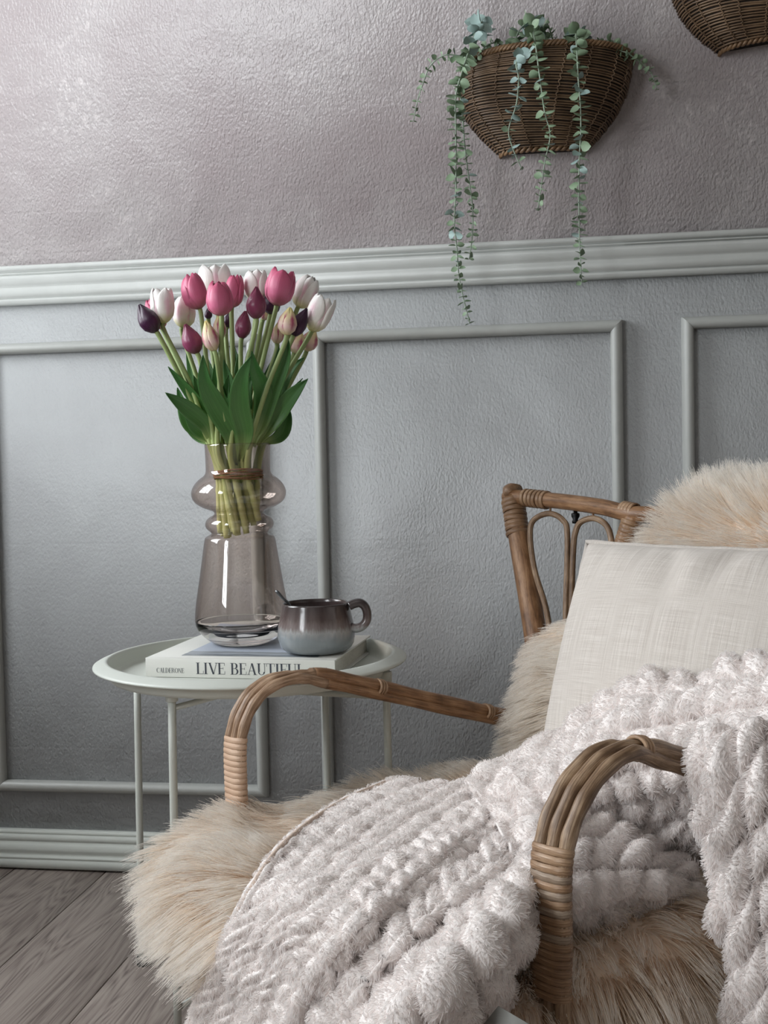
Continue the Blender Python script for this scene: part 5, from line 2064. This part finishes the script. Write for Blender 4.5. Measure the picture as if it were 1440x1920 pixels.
# the heap over the cushion foot and round the near arm
B3 = [
    [(915, 1452, 1.35), (1000, 1412, 1.34), (1065, 1392, 1.33), (1130, 1328, 1.29), (1200, 1292, 1.235), (1300, 1280, 1.17), (1380, 1252, 1.115), (1480, 1236, 1.05), (1590, 1226, 0.99)],
    [(898, 1478, 1.31), (980, 1446, 1.26), (1060, 1418, 1.23), (1140, 1374, 1.20), (1220, 1336, 1.155), (1310, 1318, 1.10), (1395, 1296, 1.05), (1495, 1284, 0.99), (1605, 1276, 0.94)],
    [(905, 1500, 1.27), (985, 1478, 1.20), (1068, 1456, 1.165), (1150, 1420, 1.15), (1235, 1392, 1.125), (1320, 1374, 1.075), (1405, 1360, 1.02), (1505, 1350, 0.97), (1610, 1346, 0.92)],
    [(925, 1540, 1.20), (1005, 1520, 1.155), (1085, 1500, 1.15), (1165, 1478, 1.15), (1245, 1455, 1.135), (1325, 1440, 1.09), (1405, 1430, 1.03), (1510, 1420, 0.98), (1615, 1416, 0.93)],
    [(950, 1590, 1.115), (1030, 1578, 1.12), (1105, 1560, 1.155), (1180, 1535, 1.165), (1260, 1515, 1.155), (1335, 1505, 1.12), (1415, 1500, 1.06), (1515, 1495, 1.00), (1620, 1495, 0.95)],
    [(975, 1640, 1.07), (1045, 1625, 1.12), (1120, 1600, 1.19), (1190, 1575, 1.20), (1265, 1570, 1.20), (1340, 1575, 1.18), (1420, 1580, 1.12), (1520, 1580, 1.05), (1625, 1580, 1.0)],
    [(985, 1670, 1.10), (1055, 1650, 1.18), (1125, 1615, 1.26), (1195, 1590, 1.30), (1265, 1600, 1.32), (1345, 1620, 1.30), (1425, 1640, 1.22), (1525, 1650, 1.13), (1630, 1650, 1.08)],
]
patch([[P(*q) for q in r] for r in B3], 300, 200, lambda v: v * 1.25, lambda v: 0.036, lambda v: 0.020, 'B', 5, slant=0.35, base_noise=0.010)
D3 = [
    [(1035, 1535, 1.13), (1105, 1540, 1.15), (1175, 1565, 1.17), (1235, 1595, 1.18), (1285, 1618, 1.17)],
    [(1035, 1590, 1.05), (1105, 1590, 1.085), (1175, 1608, 1.10), (1235, 1622, 1.12), (1290, 1635, 1.135)],
    [(1040, 1640, 1.015), (1110, 1640, 1.045), (1175, 1640, 1.07), (1235, 1642, 1.10), (1290, 1650, 1.125)],
    [(1045, 1690, 1.02), (1108, 1688, 1.04), (1172, 1668, 1.07), (1230, 1660, 1.10), (1288, 1662, 1.13)],
    [(1045, 1700, 1.06), (1108, 1700, 1.08), (1172, 1685, 1.11), (1230, 1675, 1.14), (1288, 1672, 1.17)],
]
patch([[P(*q) for q in r] for r in D3], 130, 110, lambda v: v * 1.0, lambda v: 0.036, lambda v: 0.020, 'D', 8, slant=0.3, base_noise=0.008)
C3 = [
    [(1330, 1392, 1.01), (1325, 1450, 1.0), (1345, 1560, 1.0), (1362, 1680, 1.0), (1385, 1800, 0.995), (1405, 1960, 0.99)],
    [(1352, 1376, 0.985), (1358, 1450, 0.965), (1375, 1560, 0.955), (1395, 1680, 0.955), (1415, 1800, 0.95), (1435, 1960, 0.945)],
    [(1400, 1366, 0.97), (1405, 1450, 0.945), (1418, 1560, 0.94), (1435, 1680, 0.94), (1455, 1800, 0.935), (1475, 1960, 0.93)],
    [(1460, 1360, 0.965), (1462, 1450, 0.94), (1470, 1560, 0.94), (1485, 1680, 0.935), (1500, 1800, 0.93), (1520, 1960, 0.93)],
    [(1530, 1356, 0.95), (1530, 1450, 0.93), (1540, 1560, 0.925), (1550, 1680, 0.92), (1565, 1800, 0.92), (1580, 1960, 0.92)],
    [(1610, 1350, 0.94), (1610, 1450, 0.915), (1615, 1560, 0.91), (1620, 1680, 0.91), (1630, 1800, 0.91), (1640, 1960, 0.91)],
]
patch([[P(*q) for q in r] for r in C3], 230, 150, lambda v: v * 1.15, lambda v: 0.042, lambda v: 0.022, 'C', 12, slant=0.5, base_noise=0.007)
V_ = np.concatenate(ALLV)
F_ = np.concatenate(ALLF)
bb_ = MB()
bb_.v = [V_]
bb_.f = [tuple(x) for x in F_.tolist()]
bb_.uv = [np.zeros((len(V_), 2))]
bb_.n = len(V_)
o = bb_.build('cloth', M['plush_base'], blk)
sm = o.modifiers.new('thickness', 'SOLIDIFY')
sm.thickness = 0.004
sm.offset = -1
hm = even(spline(hem_line, 90), 160)
for k_, off in ((0, 0.0), (1, 0.0105)):
    pth = hm + wv * (-0.004 + off) + bkv * (0.004 - off * 0.4) + np.array([0, 0, 1]) * (0.004 + 0.0012 * np.sin(np.arange(160) * 0.8))[:, None] - bkv * 0.006
    MB().tube(pth, 0.0046 if k_ == 0 else 0.0036, 8).build('hem', M['plush_base'], blk)
MB().tube(hm + wv * 0.0012 - bkv * 0.004 + np.array([0, 0, 0.008]), 0.0024, 8).build('hem_seam', simple('tan seam', srgb(206, 186, 172), 0.9, nscale=500, namt=0.25), blk)['label'] = 'tan stitched seam'
# short pile
for off in (0.0, 0.0105):
    pth = hm + wv * (-0.004 + off) + bkv * (0.004 - off * 0.4 - 0.006) + np.array([0, 0, 0.004])
    tn = np.gradient(pth, axis=0)
    tn /= np.linalg.norm(tn, axis=1)[:, None]
    e1 = np.cross(tn, [0, 0, 1.0])
    e1 /= np.linalg.norm(e1, axis=1)[:, None]
    e2_ = np.cross(e1, tn)
    an = np.linspace(0, 2 * PI, 8, endpoint=False)
    g_ = pth[:, None] + 0.004 * (e1[:, None] * np.cos(an)[None, :, None] + e2_[:, None] * np.sin(an)[None, :, None])
    f_ = np.array(grid_faces(len(pth), 8, cv=True))
    v_ = g_.reshape(-1, 3)
    nn_ = np.cross(v_[f_[:, 2]] - v_[f_[:, 0]], v_[f_[:, 3]] - v_[f_[:, 1]])
    if ((v_[f_[:, 0]] - np.repeat(pth, 8, 0)[f_[:, 0]]) * nn_).sum() < 0:
        f_ = f_[:, ::-1]
    F_ = np.concatenate([F_, f_ + len(V_)])
    V_ = np.concatenate([V_, v_])
p_, nr, _ = sample_mesh(V_, F_, 170000, 77)
r = np.random.default_rng(5)
cp, cn_, _ = sample_mesh(V_, F_, 14000, 78)
ci = nearest_clump(p_, cp)
K = 4
wob = np.stack([vnoise(p_ * 60, 1), vnoise(p_ * 60, 2), vnoise(p_ * 60, 3)], -1)
d_ = nr * 0.95 + wob * 0.75 + np.array([0, 0, -0.35]) + r.normal(0, 0.18, p_.shape)
d_ /= np.linalg.norm(d_, axis=1)[:, None]
d_ -= nr * np.minimum(0, (d_ * nr).sum(1) - 0.25)[:, None]
ln = r.uniform(0.003, 0.0058, len(p_))
wc = np.stack([vnoise(cp * 60, 1), vnoise(cp * 60, 2), vnoise(cp * 60, 3)], -1)
ctip = cp + (cn_ * 0.95 + wc * 0.75 + np.array([0, 0, -0.35])) * 0.0050
pts = []
for i in range(K):
    t_ = i / (K - 1)
    q = p_ + d_ * (ln * t_)[:, None] + np.array([0, 0, -0.0012]) * t_ * t_
    m_ = 0.4 * t_ ** 1.3
    pts.append(q * (1 - m_) + (ctip[ci] * t_ + p_ * (1 - t_)) * m_)
pts = np.stack(pts, 1)
rad = np.linspace(1, 0.35, K)[None] * 0.00042 * r.uniform(0.7, 1.2, (len(p_), 1))
hair_object('pile', pts, rad, M['plush'], blk)
